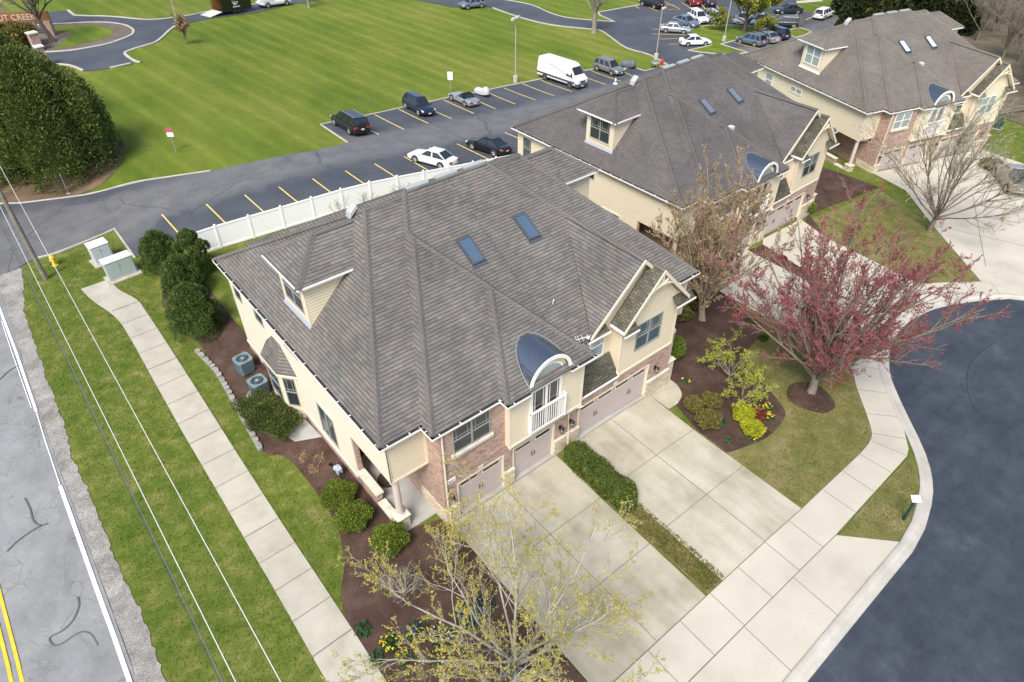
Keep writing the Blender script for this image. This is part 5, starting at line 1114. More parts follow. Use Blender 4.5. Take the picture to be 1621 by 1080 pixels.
def ubox(p, rz, w, d, H, mat, lab, pad=.35, lid=.10):
    h = thing('utility_cabinet', lab, 'utility box', at(*p), rz, 'utility cabinets')
    MB().box(-w/2-pad*.6, w/2+pad*.6, -d/2-pad, d/2+pad*.5, -.2, .10).build('pad', plain('pad_concrete', (.40, .36, .30), .85, vary=.15), h, uv=False)
    MB().box(-w/2, w/2, -d/2, d/2, .10, H).build('cabinet', mat, h, uv=False, bevel=.02)
    MB().box(-w/2-.04, w/2+.04, -d/2-.05, d/2+.04, H, H+lid).build('lid', M_WHITE if H > 1.2 else mat, h, uv=False, bevel=.03)
    for s in (-1, 1): MB().box(s*w/4-w/4+.05, s*w/4+w/4-.05, -d/2-.02, -d/2, .32, H-.12).build('door_panel', plain(mat.name+'_door', tuple(c*.93 for c in mat.node_tree.nodes['Principled BSDF'].inputs['Base Color'].default_value[:3]), .5), h, uv=False)
    MB().box(-.08, .08, -d/2-.04, -d/2-.02, .75*H, .75*H+.03).build('handle', M_GALV, h, uv=False)
ubox((4.05, 48.6), math.radians(4), 1.85, .75, 1.45, plain('sage_cabinet', (.36, .45, .43), .5), 'pale green utility cabinet nearest the end of the walk')
ubox((3.55, 51.5), math.radians(6), 1.25, .9, 1.42, plain('pale_cabinet', (.50, .54, .57), .5), 'pale grey utility cabinet behind the green one')
def sign(p, H, w, hh, rz, lab, faces, postm=M_GALV):
    h = thing('post_sign', lab, 'sign', at(*p), rz); MB().box(-.035, .035, -.03, .03, -.2, H).build('post', postm, h, uv=False)
    for z0, z1, mat in faces: MB().box(-w/2, w/2, -.055, -.032, H-hh+z0*hh, H-hh+z1*hh).build('sign_plate', mat, h, uv=False)
    return h
M_SR = plain('sign_red', (.42, .10, .12), .5); ca = -YAW
s1 = sign(G(279, 241), 2.3, .6, .8, ca, 'red and white sign on a grey post out on the big lawn', ((.5, 1, M_SR), (0, .5, M_WHITE)))
s2 = sign(G(714, 147), 2.5, .62, .95, ca, 'white sign on a post behind the silver roadster', ((0, 1, M_WHITE),))
q = MB()
for x0, x1, z in ((-.22, .22, 2.28), (-.2, .05, 2.2), (.05, .24, 1.72)): q.box(x0, x1, -.06, -.056, z, z+.05)
q.build('sign_lettering', plain('faded_pink', (.6, .35, .45), .5), s2, uv=False)
q = MB(); q.box(-.12, .12, -.06, -.056, 1.62, 1.72); q.build('sign_symbol', plain('faded_grey', (.58, .60, .62), .4), s1, uv=False)
h = thing('stake', 'plain thin grey marker post on the lawn in front of the junipers', 'post', at(*G(109, 307))); MB().tube([(0, 0, -.1), (0, 0, 1.9)], .035, 6).build('shaft', M_GALV, h, uv=False); MB().box(-.15, .15, -.15, .15, -.1, .06).build('footing', M_SILL, h, uv=False)
# street name sign by the cul-de-sac
h = thing('post_sign', 'white square sign on a dark green post beside the street kerb', 'sign', at(26.72, 3.3), ca)
gp_ = plain('dark_green_post', (.012, .05, .045), .45); MB().box(-.05, .05, -.05, .05, -.2, 1.55).build('post', gp_, h, uv=False)
MB().hexa([(-.21, -.15, 1.55), (.21, -.15, 1.55), (.21, .15, 1.68), (-.21, .15, 1.68), (-.21, -.15, 1.58), (.21, -.15, 1.58), (.21, .15, 1.71), (-.21, .15, 1.71)]).build('sign_plate', M_WHITE, h, uv=False)
def lamp(p, H, lab, heads=2, rz=0.):
    h = thing('street_lamp', lab, 'street lamp', at(*p), rz, 'parking lot lamps')
    MB().lathe([(.3, -.3), (.3, .75), (.26, .8)], (0, 0, 0), 12).build('base', M_CONC, h, uv=False); MB().tube([(0, 0, .7), (0, 0, H)], [.085, .065], 8).build('pole', plain('lamp_pole_tan', (.36, .33, .28), .5), h, uv=False)
    for s in ((1, -1) if heads == 2 else (1,)): q = MB(); q.box(min(s*.1, s*.85), max(s*.1, s*.85), -.2, .2, H-.12, H+.12); q = q.build('lamp_head', plain('lamp_head_tan', (.48, .46, .43), .4), h, uv=False, bevel=.03); MB().box(min(s*.2, s*.8), max(s*.2, s*.8), -.16, .16, H-.15, H-.121).build('lens', M_LAMP, q, uv=False)
lamp(G(816, 130), 7.6, 'tan lamp post with two heads on the lawn edge between roadster and van', 2, .35)
lamp(G(1038, 94), 6.6, 'tan lamp post at the drive corner by the red hydrant', 1, .2)
lamp(zc(z10, (982, 445), (0, 0))[0], 7.5, 'tan lamp post standing on the grassy parking island', 2, .2)
lamp(G(281, 35), 7.0, 'lamp post at the bend of the entrance drive behind the small brown tree', 1, 0)
def ac(p, lab, slab):
    h = thing('air_conditioner', lab, 'air conditioner', at(*p, .1), .1, 'air conditioners by the side wall')
    steel = plain('condenser_blue', (.095, .15, .18), .45); a = MB(); R4 = lambda s, z: [(s, -s*.75, z), (s, s*.75, z), (s*.75, s, z), (-s*.75, s, z), (-s, s*.75, z), (-s, -s*.75, z), (-s*.75, -s, z), (s*.75, -s, z)]
    a.ext(R4(.44, .05), (0, 0, .85)); a = a.build('casing', steel, h, uv=False)
    f = MB()
    for k in range(22):
        for ax in (0, 1):
            for s in (-1, 1):
                t = -.32+k*.64/21; f.box(*((t-.006, t+.006, s*.45-.005, s*.45+.005) if ax == 0 else (s*.45-.005, s*.45+.005, t-.006, t+.006)), .1, .85)
    f.build('louvre', plain('condenser_blue_light', (.12, .18, .21), .45), a, uv=False)
    MB().ext(R4(.47, .9), (0, 0, .07)).build('top', plain('condenser_top', (.15, .21, .24), .45), h, uv=False, bevel=.02); g = MB(); g.lathe([(.36, .972), (.36, .978), (.01, .979)], (0, 0, 0), 24); g = g.build('fan_well', plain('fan_dark', (.05, .075, .09), .5), h, uv=False)
    q = MB()
    for r in (.12, .2, .28, .35): q.lathe([(r, .982), (r+.012, .99), (r+.02, .982)], (0, 0, 0), 20)
    for k in range(8): a_ = k*PI/4; q.bar((.05*math.cos(a_), .05*math.sin(a_), .988), (.36*math.cos(a_), .36*math.sin(a_), .988), .014, .01)
    q.build('grille', plain('condenser_top', (.15, .21, .24), .45), g, uv=False); MB().lathe([(.1, .98), (.09, 1.0), (.01, 1.01)], (0, 0, 0), 14).build('hub', plain('condenser_pale', (.22, .27, .29), .4), g, uv=False)
    if slab: q = MB(); q.ext([(.62*math.cos(t)*1.35, .62*math.sin(t)*1.1, -.12) for t in np.linspace(0, 2*PI, 20)[:-1]], (0, 0, .14)); q.build('slab', M_SILL, h, uv=False)
ac((6.72, 33.0), 'blue-grey air conditioner nearer the conical evergreens', False); ac((6.62, 30.7), 'blue-grey air conditioner on a concrete slab beside the bay window', True)
h = thing('disconnect_box', 'pale grey electrical box with a cable on the wall by the air conditioners', 'electrical box', at(7.45, 32.2)); MB().box(.05, .2, -.13, .13, .75, 1.15).build('case', plain('box_grey', (.42, .46, .5), .4), h, uv=False, bevel=.02); MB().tube([(.1, 0, .75), (-.05, .1, .4), (-.35, .35, .45)], .025, 6).build('cable', M_BLACK, h, uv=False)
struct_slab = drape('concrete_slab', [(7.6, 27.2), (6.6, 27.1), (6.35, 26.6), (6.5, 26.1), (7.7, 25.3)], .07, M_SILL, .5)
h = thing('gas_meter', 'blue-grey gas meter with dark pipes against the brick base', 'gas meter', at(7.2, 22.5)); bl = plain('meter_grey', (.33, .40, .45), .45)
MB().lathe([(.16, -.1), (.19, -.06), (.19, .06), (.16, .1)], (0, .1, .55), 14, axis='y').build('meter_body', bl, h, uv=False); MB().box(-.16, .14, -.28, -.02, .4, .78).build('meter_case', bl, h, uv=False, bevel=.05)
for pts in ([(-.1, .35, -.1), (-.1, .35, .7), (0, .1, .75)], [(-.05, -.35, -.1), (-.05, -.35, .6), (0, -.15, .6)], [(.3, .3, .55), (.0, .3, .55)]): MB().tube(pts, .03, 6).build('pipe', M_BLACK, h, uv=False)
MB().lathe([(.1, -.03), (.1, .03)], (-.15, .45, .6), 12, axis='y').build('regulator', M_BLACK, h, uv=False)
# stone edging: every block a part
h = thing('stone_edging', 'row of grey edging blocks along the mulch bed and lawn', 'edging', (5.1, 33, 0)); ln = resample(smooth_line([G(*p) for p in ((311, 556), (330, 575), (345, 592), (375, 645), (390, 672), (414, 715))], 3), .42, False)
base_ = None
for i, (a, b) in enumerate(zip(ln, ln[1:])):
    z = T(*a); d = Vector((b[0]-a[0], b[1]-a[1], 0)); q = MB((0, 0, 0)); L_ = d.length-.03; q.ext([(-L_/2, -.13, 0), (L_/2, -.13, 0), (L_/2*.86, .1, 0), (L_*.2, .16, 0), (-L_*.2, .16, 0), (-L_/2*.86, .1, 0)], (0, 0, .24+R.uniform(-.02, .03)))
    if len(h.children) < 98: o = q.build('edging_block', plain('edging_grey', (.27, .26, .235), .9, vary=.25), h, uv=False, bevel=.03); o.location = Vector((a[0]+d.x/2, a[1]+d.y/2, z-.06))-h.location; o.rotation_euler = (0, 0, math.atan2(d.y, d.x))
h = thing('patio_table', 'small grey round table on black legs at the lawn edge near the red hydrant', 'table', at(*z78((1385, 262))[0])); MB().lathe([(.55, .72), (.58, .76), (.55, .79)], (0, 0, 0), 16).build('tabletop', M_GALV, h, uv=False)
for a in range(4): t = PI/4+a*PI/2; MB().tube([(.45*math.cos(t), .45*math.sin(t), 0), (.4*math.cos(t), .4*math.sin(t), .73)], .035, 6).build('leg', M_BLACK, h, uv=False)
h = thing('marker_cone', 'small white cone on the lot just above the middle roof edge', 'cone', at(*z78((1047, 398))[0], .06)); MB().lathe([(.3, 0), (.3, .05), (.2, .06), (.05, .75)], (0, 0, 0), 12).build('cone_body', M_WHITE, h, uv=False); MB().lathe([(.17, .25), (.13, .42)], (0, 0, 0), 12).build('band', M_GALV, h, uv=False)
h = thing('transformer_box', 'dark green transformer box on the grass beyond the farthest townhouse', 'utility box', at(86.5, 22.3), .3); MB().box(-.36, .36, -.33, .33, 0, 1.05).build('cabinet', plain('box_green', (.012, .06, .05), .5), h, uv=False, bevel=.05); MB().box(-.45, .45, -.42, .42, -.1, .08).build('pad', M_SILL, h, uv=False)
h = thing('rail_fence', 'weathered two-rail fence at the wood edge', 'fence', at(92, 23)); o_ = Vector(at(92, 23))
for k in range(7): x = 84+k*2.6; y = 25.5-k*.85; MB(o_).box(x-.07, x+.07, y-.07, y+.07, T(x, y)-.1, T(x, y)+1.0).build('post', M_POLE, h, uv=False)
for k in range(6):
    x, y, x2, y2 = 84+k*2.6, 25.5-k*.85, 84+(k+1)*2.6, 25.5-(k+1)*.85
    for z in (.45, .85): MB(o_).bar((x, y, T(x, y)+z), (x2, y2, T(x2, y2)+z), .06, .12).build('rail', M_POLE, h, uv=False)

# entrance sign and brick piers
def pier(p, H, w, lab, cap=True):
    h = thing('brick_pier', lab, 'pier', at(*p), .2, 'brick piers at the entrance'); MB().box(-w/2, w/2, -w/2, w/2, -.2, H).build('shaft', M_BRICK, h); 
    MB().box(-w/2-.1, w/2+.1, -w/2-.1, w/2+.1, H, H+.14).build('cap', M_CAPST if not cap else M_WHITE, h, uv=False)
pier(G(62, 81), 2.1, .95, 'brick pier with grey cap at the island kerb', False); pier(G(74, 105), 2.2, .7, 'brick pier with a white cap at the near edge of the entrance drive'); pier(G(3, 34), 2.4, 1.2, 'tall brick pier at the left picture edge behind the sign')
A_, B_ = Vector(G(84, 57)), Vector(G(-22, 68)); h = thing('entrance_sign', 'brown timber entrance sign with pale raised letters on brick legs', 'sign', at(A_.x, A_.y)); o_ = Vector(at(A_.x, A_.y)); d = (A_-B_).normalized(); L_ = (A_-B_).length; fr = Fr((B_.x, B_.y, T(*B_)), (d.x, d.y, 0), (d.y, -d.x, 0))
m = MB(o_); m.fbox(fr, -.3, L_+.5, -.12, .12, 2.3, 3.5); m.build('sign_board', plain('orange_cedar', (.20, .085, .03), .7, vary=.25), h)
for u in (0, L_*.52, L_): MB(o_).fbox(fr, u-.4, u+.4, -.4, .4, -.2, 2.35).build('brick_leg', M_BRICK, h)
text_mesh('sign_lettering', 'WALNUT CREEK', 1.0, plain('letter_cream', (.55, .45, .36), .6), h, fr.p(L_*.42, .13, 2.9)-o_, (PI/2, 0, math.atan2(d.y, d.x)), .02)

# ================================================================== PLANTS
def rnd_unit(n, rs): v = rs.normal(size=(n, 3)); return v/np.linalg.norm(v, axis=1)[:, None]
def cards(name, C, N, w, h, mat, parent, rs, spread=.6, mi=None):
    n = len(C); D = N+rs.normal(size=(n, 3))*spread; D /= np.linalg.norm(D, axis=1)[:, None]
    X = np.cross(D, rnd_unit(n, rs)); X /= np.linalg.norm(X, axis=1)[:, None]
    s = rs.uniform(.65, 1.35, (n, 1)); a = X*w/2*s; b = D*h*s
    V = np.stack([C-a*.6-b*.5, C+a*.6-b*.5, C+a+b*.15, C+b*.5, C-a+b*.15], 1).reshape(-1, 3)
    F = np.arange(n*5).reshape(n, 5)
    return fastmesh(name, V, F, mat, parent, mi)
def core(parent, sc, mat, c=(0, 0, 0), name='inner_growth'):
    bm = bmesh.new(); bmesh.ops.create_icosphere(bm, subdivisions=3, radius=1)
    for v in bm.verts:
        k = 1+.10*math.sin(5*v.co.x+3*v.co.y)+.08*math.sin(7*v.co.z+4*v.co.x); v.co = Vector((v.co.x*sc[0]*k, v.co.y*sc[1]*k, v.co.z*sc[2]*k))+Vector(c)
    me = bpy.data.meshes.new(name); bm.to_mesh(me); bm.free(); me.materials.append(mat); return put(bpy.data.objects.new(name, me), parent)
def shrub(name, label, cat, loc, r, hgt, mat, n, w, seed, group=None, rz=0, lump=.12, wood=B_DARK):
    rs = np.random.RandomState(seed); h = thing(name, label, cat, loc, rz, group)
    D = rnd_unit(n, rs); D[:, 2] = np.where(D[:, 2] < -.45, -D[:, 2], D[:, 2])
    k = 1+lump*(np.sin(6*D[:, 0]+seed)+np.sin(7*D[:, 1]+2*seed)+np.sin(6*D[:, 2]))*.6; rr = rs.uniform(.72, 1.03, n)*k
    rx, ry = r if isinstance(r, tuple) else (r, r)
    C = D*rr[:, None]*np.array([rx, ry, hgt/2])+np.array([0, 0, hgt*.5])
    N = D/np.array([rx, ry, hgt/2]); N /= np.linalg.norm(N, axis=1)[:, None]
    cards('foliage', C, N, w, w*1.5, mat, h, rs, .8); core(h, (rx*.7, ry*.7, hgt*.36), mat, (0, 0, hgt*.46))
    st = MB()
    for k in range(5): a = k*1.26; st.tube([(0, 0, -.1), (rx*.3*math.cos(a), ry*.3*math.sin(a), hgt*.45)], [.04, .02], 5)
    st.build('stem', wood, h, uv=False); return h
# clipped boxwoods and garden shrubs
GB = 'clipped shrubs by the porch'
shrub('round_shrub', 'rounded green shrub nearest the gas meter', 'shrub', at(6.45, 20.95), .80, 1.35, L_BOX, 10000, .042, 1, GB)
shrub('round_shrub', 'rounded green shrub in the middle of the three by the porch wall', 'shrub', at(6.35, 19.35), .80, 1.3, L_BOX, 10000, .042, 2, GB)
shrub('round_shrub', 'olive-green rounded shrub at the porch corner under the budding tree', 'shrub', at(6.95, 17.2), .82, 1.2, L_BOX, 8000, .045, 3, GB)
shrub('yew_shrub', 'wide dark yew in front of the bay window', 'shrub', at(6.05, 28.2), (1.25, 1.85), 1.5, L_YEW, 20000, .045, 4, None, .25, .2)
shrub('round_shrub', 'big rounded green shrub at the right corner of the nearest house', 'shrub', at(26.9, 18.1), (.95, .95), 1.75, L_BOX, 12000, .045, 5)
GS_ = 'low shrubs in the front garden'
shrub('low_shrub', 'bronze-green low shrub touching the entry pad', 'shrub', at(24.6, 14.3), .55, .8, L_OLIVE, 2600, .065, 6, GS_); shrub('low_shrub', 'bronze-green low shrub right of the one at the entry pad', 'shrub', at(25.7, 13.9), .55, .75, L_OLIVE, 2600, .065, 7, GS_); shrub('low_shrub', 'largest bronze-green low shrub along the drive edge', 'shrub', at(24.2, 13.0), .68, .85, L_OLIVE, 3200, .065, 8, GS_)
shrub('gold_shrub', 'bright yellow-green shrub behind its twin near the barberry', 'shrub', at(26.15, 12.1), .62, .85, L_LIME, 2800, .06, 9, 'golden shrubs'); shrub('gold_shrub', 'bright yellow-green shrub at the front edge of the mulch', 'shrub', at(25.7, 11.2), .6, .72, L_LIME, 2800, .06, 10, 'golden shrubs')
shrub('barberry_shrub', 'small dark red barberry beside the golden shrubs', 'shrub', at(26.85, 11.75), .5, .7, L_BARB, 2400, .055, 11)
shrub('bronze_shrub', 'brownish shrub at the foot of the tan-leaved tree', 'shrub', at(33.2, 20.9), .9, 1.0, L_OLIVE, 3000, .08, 12); shrub('bronze_shrub', 'dark shrub against the house side behind the tan-leaved tree', 'shrub', at(31, 20.6), .8, .9, L_OLIVE, 2400, .08, 13)
for k, (x, y) in enumerate(((43.3, 17.4), (43.35, 19.1), (43.6, 20.9), (34.6, 17.4), (33.6, 15.8), (34.9, 18.9))):
    shrub('dwarf_shrub', ('tiny dark shrub at the near end of the strip between the middle drives', 'tiny dark shrub second along the strip between the middle drives', 'tiny reddish shrub farthest up the strip between the middle drives', 'tiny dark shrub at the mulch edge below the middle drive', 'tiny dark shrub nearest the lawn in the garden mulch', 'tiny dark shrub next to the bronze shrub at the drive edge')[k], 'shrub', at(x, y), .3, .5, L_BARB if k == 2 else L_YEW, 700, .06, 20+k, 'tiny shrubs along the middle drive')
shrub('porch_shrub', 'low green shrub beside the porch of the farthest townhouse', 'shrub', at(54.5, 27.5), (1.6, .9), 1.1, L_YEW, 3500, .09, 31, None, .3); shrub('porch_shrub', 'green shrub at the right end of the middle garage', 'shrub', at(52.2, 24.6), .9, 1.4, L_BOX, 3000, .09, 32)
shrub('drive_shrub', 'brownish shrub at the nose of the silver pickup', 'shrub', at(*zm(1540, 230, 10.8)((300, 400))[0]), 1.1, .9, L_OLIVE, 2600, .09, 33)
shrub('round_shrub', 'rounded olive shrub beside the entrance sign', 'shrub', at(9.2, 108.4), 1.9, 3.0, L_OLIVE, 4200, .16, 34); shrub('flat_shrub', 'flat clipped olive shrub behind the entrance sign at the left edge', 'shrub', at(9.0, 119.5), (2.4, 1.2), 1.3, L_OLIVE, 2500, .16, 35)
# boxed hedge between the drives
def hedge():
    h = thing('clipped_hedge', 'box-clipped green hedge between the two near driveways', 'hedge', at(16.9, 13.9)); rs = np.random.RandomState(5); n = 12000; hx, hy, hz = .58, 2.15, .95
    P_ = rs.uniform(-1, 1, (n, 3)); f = rs.randint(0, 5, n); ax = np.array([0, 0, 1, 1, 2])[f]; sg = np.array([1, -1, 1, -1, 1])[f]; P_[np.arange(n), ax] = sg*rs.uniform(.9, 1.06, n)
    N = np.zeros((n, 3)); N[np.arange(n), ax] = sg; q = np.abs(P_[:, :2]).max(1) > .97; 
    C = P_*np.array([hx, hy, hz/2])+np.array([0, 0, hz/2]); C[:, 2] += .05*np.sin(3*C[:, 1]); C[:, 0] += .05*np.sin(4*C[:, 1]+1)
    rad = np.maximum(0, np.abs(P_[:, 1])-.8)/.2; C[:, 0] *= 1-.35*rad**2; C[:, 2] *= 1-.15*rad**2
    cards('foliage', C, N, .055, .085, leafmat('hedge_leaf', [(0, (.045, .075, .014)), (.5, (.09, .125, .022)), (1, (.15, .175, .04))], .2), h, rs, .8); MB().box(-hx*.88, hx*.88, -hy*.92, hy*.92, .05, hz*.9).build('inner_growth', L_YEW, h, uv=False, bevel=.1)
hedge()
def flowers(loc, label, petal, n, r, seed, group):
    rs = np.random.RandomState(seed); h = thing('flower_clump', label, 'flowers', loc, 0, group)
    A = rs.uniform(0, 2*PI, n*14); q = np.sqrt(rs.uniform(0, 1, n*14))*r; C = np.stack([q*np.cos(A), q*np.sin(A), rs.uniform(.05, .25, n*14)], 1); N = np.tile([0, 0, 1.], (n*14, 1)); cards('leaf_tuft', C, N, .035, .28, L_GRN, h, rs, .5)
    if petal:
        A = rs.uniform(0, 2*PI, n); q = np.sqrt(rs.uniform(0, 1, n))*r; C0 = np.stack([q*np.cos(A), q*np.sin(A), rs.uniform(.28, .38, n)], 1); C = np.repeat(C0, 6, 0)+rs.normal(size=(n*6, 3))*.025; cards('blossom', C, rnd_unit(n*6, rs), .05, .06, petal, h, rs, 1)
GF = 'spring flower clumps'
for k, (p, lab, pt, n, r) in enumerate((((27.95, 11.75), 'daffodil clump beside the barberry, upper of two', L_DAFF, 14, .28), ((27.45, 11.3), 'daffodil clump beside the barberry, lower of two', L_DAFF, 14, .28), ((25.2, 10.9), 'leafy green clump at the tip of the golden shrub', L_DAFF, 3, .3), ((24.9, 12.6), 'blue-green leafy clump between bronze and golden shrubs', None, 8, .3), ((24.1, 11.6), 'dark green leafy tuft at the drive edge of the garden', None, 5, .2), ((26.0, 15.9), 'leafy clump with a few daffodils near the entry pad', L_DAFF, 5, .3),
        (G(740, 980), 'blue flower clump nearest the driveway under the budding tree', L_BLUE, 22, .55), (G(768, 962), 'blue flower clump by the trunk of the budding tree', L_BLUE, 16, .45), (G(700, 1010), 'leafy clump with white blooms under the budding tree', L_WPET, 16, .5), (G(620, 1020), 'yellow daffodil clump nearest the public walk', L_DAFF, 18, .45), (G(660, 1005), 'blue and green clump left of the white blooms', L_BLUE, 16, .5), (G(575, 1000), 'green leafy clump at the walk edge', None, 10, .35), (G(640, 1045), 'small daffodil clump low in the bed', L_DAFF, 9, .35), (G(690, 1045), 'green clump at the bottom of the bed', L_DAFF, 5, .35), (G(596, 1045), 'dark green clump at the bottom corner of the bed', None, 8, .3))):
    flowers(at(*p), lab, pt, n, r, 60+k, GF)
for k, p in enumerate((G(480, 725), G(497, 745), G(508, 725))):
    rs = np.random.RandomState(k); h = thing('dry_tuft', ('dry straw tuft in the mulch, uppermost of three', 'dry straw tuft nearest the gas meter', 'dry straw tuft nearest the house base of the three')[k], 'dry plant', at(*p), 0, 'dry tufts in the mulch'); n = 120; C = np.stack([rs.normal(size=n)*.15, rs.normal(size=n)*.15, rs.uniform(.02, .15, n)], 1); cards('straw', C, np.tile([0, 0, 1.], (n, 1)), .015, .3, L_TAN, h, rs, 1.0)
rs = np.random.RandomState(3); n = 2600; h = None
C = np.stack([rs.uniform(16.25, 17.45, n), rs.uniform(6.7, 11.8, n), np.full(n, .08)], 1); gt = cards('dry_grass_cover', C, np.tile([0, 0, 1.], (n, 1)), .03, .14, [leafmat('dry_blade', [(0, (.16, .10, .05)), (.5, (.16, .14, .04)), (1, (.10, .13, .03))], .2)], None, rs, .9); gt['kind'] = 'stuff'

def tufts(name, polys, dens, mat, w, hh, seed, off=.02):
    rs = np.random.RandomState(seed); P_ = []
    for poly in polys:
        xs = [p[0] for p in poly]; ys = [p[1] for p in poly]; n = int((max(xs)-min(xs))*(max(ys)-min(ys))*dens)
        P_ += [(x, y, T(x, y)+off+hh*.3) for x, y in zip(rs.uniform(min(xs), max(xs), n), rs.uniform(min(ys), max(ys), n)) if inside((x, y), poly)]
    C = np.array(P_); o = cards(name, C, np.tile([0, 0, 1.], (len(C), 1)), w, hh, mat, None, rs, .9); o['kind'] = 'stuff'; return o
L_BLADE = leafmat('lawn_blade', [(0, (.07, .12, .014)), (.5, (.115, .168, .023)), (.8, (.17, .20, .042)), (1, (.28, .255, .10))], .2)
L_BLADED = leafmat('dry_lawn_blade', [(0, (.08, .10, .02)), (.5, (.15, .15, .045)), (1, (.26, .21, .11))], .2)
wl_ = [p for p in wline_l if p[1] > 10]; wr_ = [p for p in wline_r if p[1] > 10]
tufts('lawn_tufts', [[(-2.75, 11), (-2.7, 24), (-2.75, 32), (-2.5, 40), (-2.2, 48), (-1.2, 53), (4.8, 54.5), (5.2, 50.5)]+wl_, [(3.7, 13.5)]+[p for p in bed_edge if p[1] > 12][::-1]+[(5.3, 44.5), (5.6, 47), (5.4, 50)]+wr_], 70, L_BLADE, .028, .09, 91)
tufts('dry_lawn_tufts', [[(23.5, 10.8), (23.4, 6.75), (29.1, 6.9), (31.1, 7.2), (32.6, 8.5), (35.8, 11.8), (35.9, 19), (32.5, 15.5), (30.3, 13.5), (29.2, 11), (27, 9.6), (24.5, 9.8)], [(23.8, 4.65), (25.4, 2.95), (27, 3.0), (29.2, 3.75), (31.0, 4.9), (27, 4.85)], [(49.8, 14), (52, 12), (53.6, 11), (58.6, 16.4), (61, 21.5), (52, 22.5)]], 90, L_BLADED, .035, .10, 92)
# ---------------- branching trees
def polytubes(name, polys, mat, parent):
    V, F, k0 = [], [], 0
    for pts, rad, n in polys:
        N = len(pts)
        for i in range(N):
            d = pts[min(i+1, N-1)]-pts[max(i-1, 0)]; d = d/(np.linalg.norm(d)+1e-9); a = np.cross(d, [0.31, .17, .93] if abs(d[2]) < .9 else [1., 0, 0]); a /= np.linalg.norm(a)+1e-9; b = np.cross(d, a)
            for j in range(n): t = 2*PI*j/n; V.append(pts[i]+(a*math.cos(t)+b*math.sin(t))*rad[i])
        for i in range(N-1):
            for j in range(n): j2 = (j+1) % n; F.append((k0+i*n+j, k0+i*n+j2, k0+(i+1)*n+j2, k0+(i+1)*n+j))
        k0 += N*n
    return fastmesh(name, V, F, mat, parent, smooth=True)
def tree(name, label, loc, seed, trunk_h, trunk_r, limbs, limb_len, spread, levels, kids, ratio, mats, leaf=None, leaf_n=6, leaf_sz=.08, leaf_lvl=2, up=.12, wig=.16, rz=0, group=None, lean=(0, 0), flat=1., ang=(.45, .9), rmin=.006, limb_z=(.75, 1.), cat='tree', asp=1.6, leaf_spread=1., jit=.02, start=.28, thick=(.36, .55)):
    rg = random.Random(seed); rs = np.random.RandomState(seed); big, small, lv = [], [], []
    def grow(p, d, L, r, lvl):
        n = 5 if lvl < 2 else 4; pts, rad = [p], [r]; q = p.copy(); dd = d.copy()
        for i in range(n):
            dd = dd+np.array([rg.gauss(0, wig), rg.gauss(0, wig), rg.gauss(0, wig)+up]); dd /= np.linalg.norm(dd); q = q+dd*L/n; pts.append(q.copy()); rad.append(max(rmin*.6, r*(1-.72*(i+1)/n)))
        (big if lvl < 2 else small).append((pts, rad, 6 if lvl == 0 else 5 if lvl == 1 else 3))
        if leaf and lvl >= leaf_lvl:
            for i in range(leaf_n):
                t = rg.uniform(.15, 1)*n; i0 = min(int(t), n-1); lv.append(pts[i0]+(pts[i0+1]-pts[i0])*(t-i0))
        if lvl < levels:
            for i in range(kids[min(lvl, len(kids)-1)]):
                t = (start+(1-start)*rg.random())*n; i0 = min(int(t), n-1); s = pts[i0]+(pts[i0+1]-pts[i0])*(t-i0); base = pts[i0+1]-pts[i0]; base /= np.linalg.norm(base)
                v = np.array([rg.gauss(0, 1), rg.gauss(0, 1), rg.gauss(0, 1)]); v -= base*(v@base); v /= np.linalg.norm(v); a = rg.uniform(*ang)
                grow(s, base*math.cos(a)+v*math.sin(a), L*ratio*rg.uniform(.7, 1.2)*(1-.35*t/n), max(rmin, rad[i0]*.55), lvl+1)
    h = thing(name, label, cat, loc, rz, group)
    tp = [np.array([lean[0]*t, lean[1]*t, -.2+(trunk_h+.2)*t])+np.array([rg.gauss(0, .02), rg.gauss(0, .02), 0])*(0 < t < 1) for t in (0, .12, .3, .6, 1)]
    big.append((tp, [trunk_r*1.6, trunk_r*1.12, trunk_r, trunk_r*.92, trunk_r*.8], 9))
    for i in range(limbs):
        az = 2*PI*(i+rg.random()*.7)/limbs*1.0+seed; tilt = spread*(.25+.75*((i*.618) % 1)); t = rg.uniform(*limb_z); st = tp[-1]*t+tp[3]*(1-t) if t > .6 else tp[3]
        st = np.array([lean[0]*t, lean[1]*t, trunk_h*t]); d = np.array([math.cos(az)*math.sin(tilt), math.sin(az)*math.sin(tilt), math.cos(tilt)*flat]); d /= np.linalg.norm(d)
        grow(st, d, limb_len*rg.uniform(.8, 1.12), trunk_r*rg.uniform(*thick), 0)
    if mats[0] is mats[1] and len(small) < 900: big += small; small = []
    polytubes('trunk', big, mats[0], h)
    if small: polytubes('twigs', small, mats[1], h)
    if leaf:
        C = np.array(lv); C = C+rs.normal(size=C.shape)*jit; cards('crown', C, np.tile([0, 0, .35], (len(C), 1)), leaf_sz, leaf_sz*asp, leaf, h, rs, leaf_spread)
    return h
tree('budding_tree', 'yellow-budded tree spreading over the mulch bed and driveway at the bottom', at(7.6, 9.1), 11, 1.3, .15, 16, 6.3, 1.45, 3, (10, 7, 4), .47, (B_YEL, B_YEL), L_YELB, 6, .030, 2, .035, .13, lean=(.1, .1), rmin=.007, asp=2.0, ang=(.4, .9), limb_z=(.55, 1.), start=.2, thick=(.34, .46))
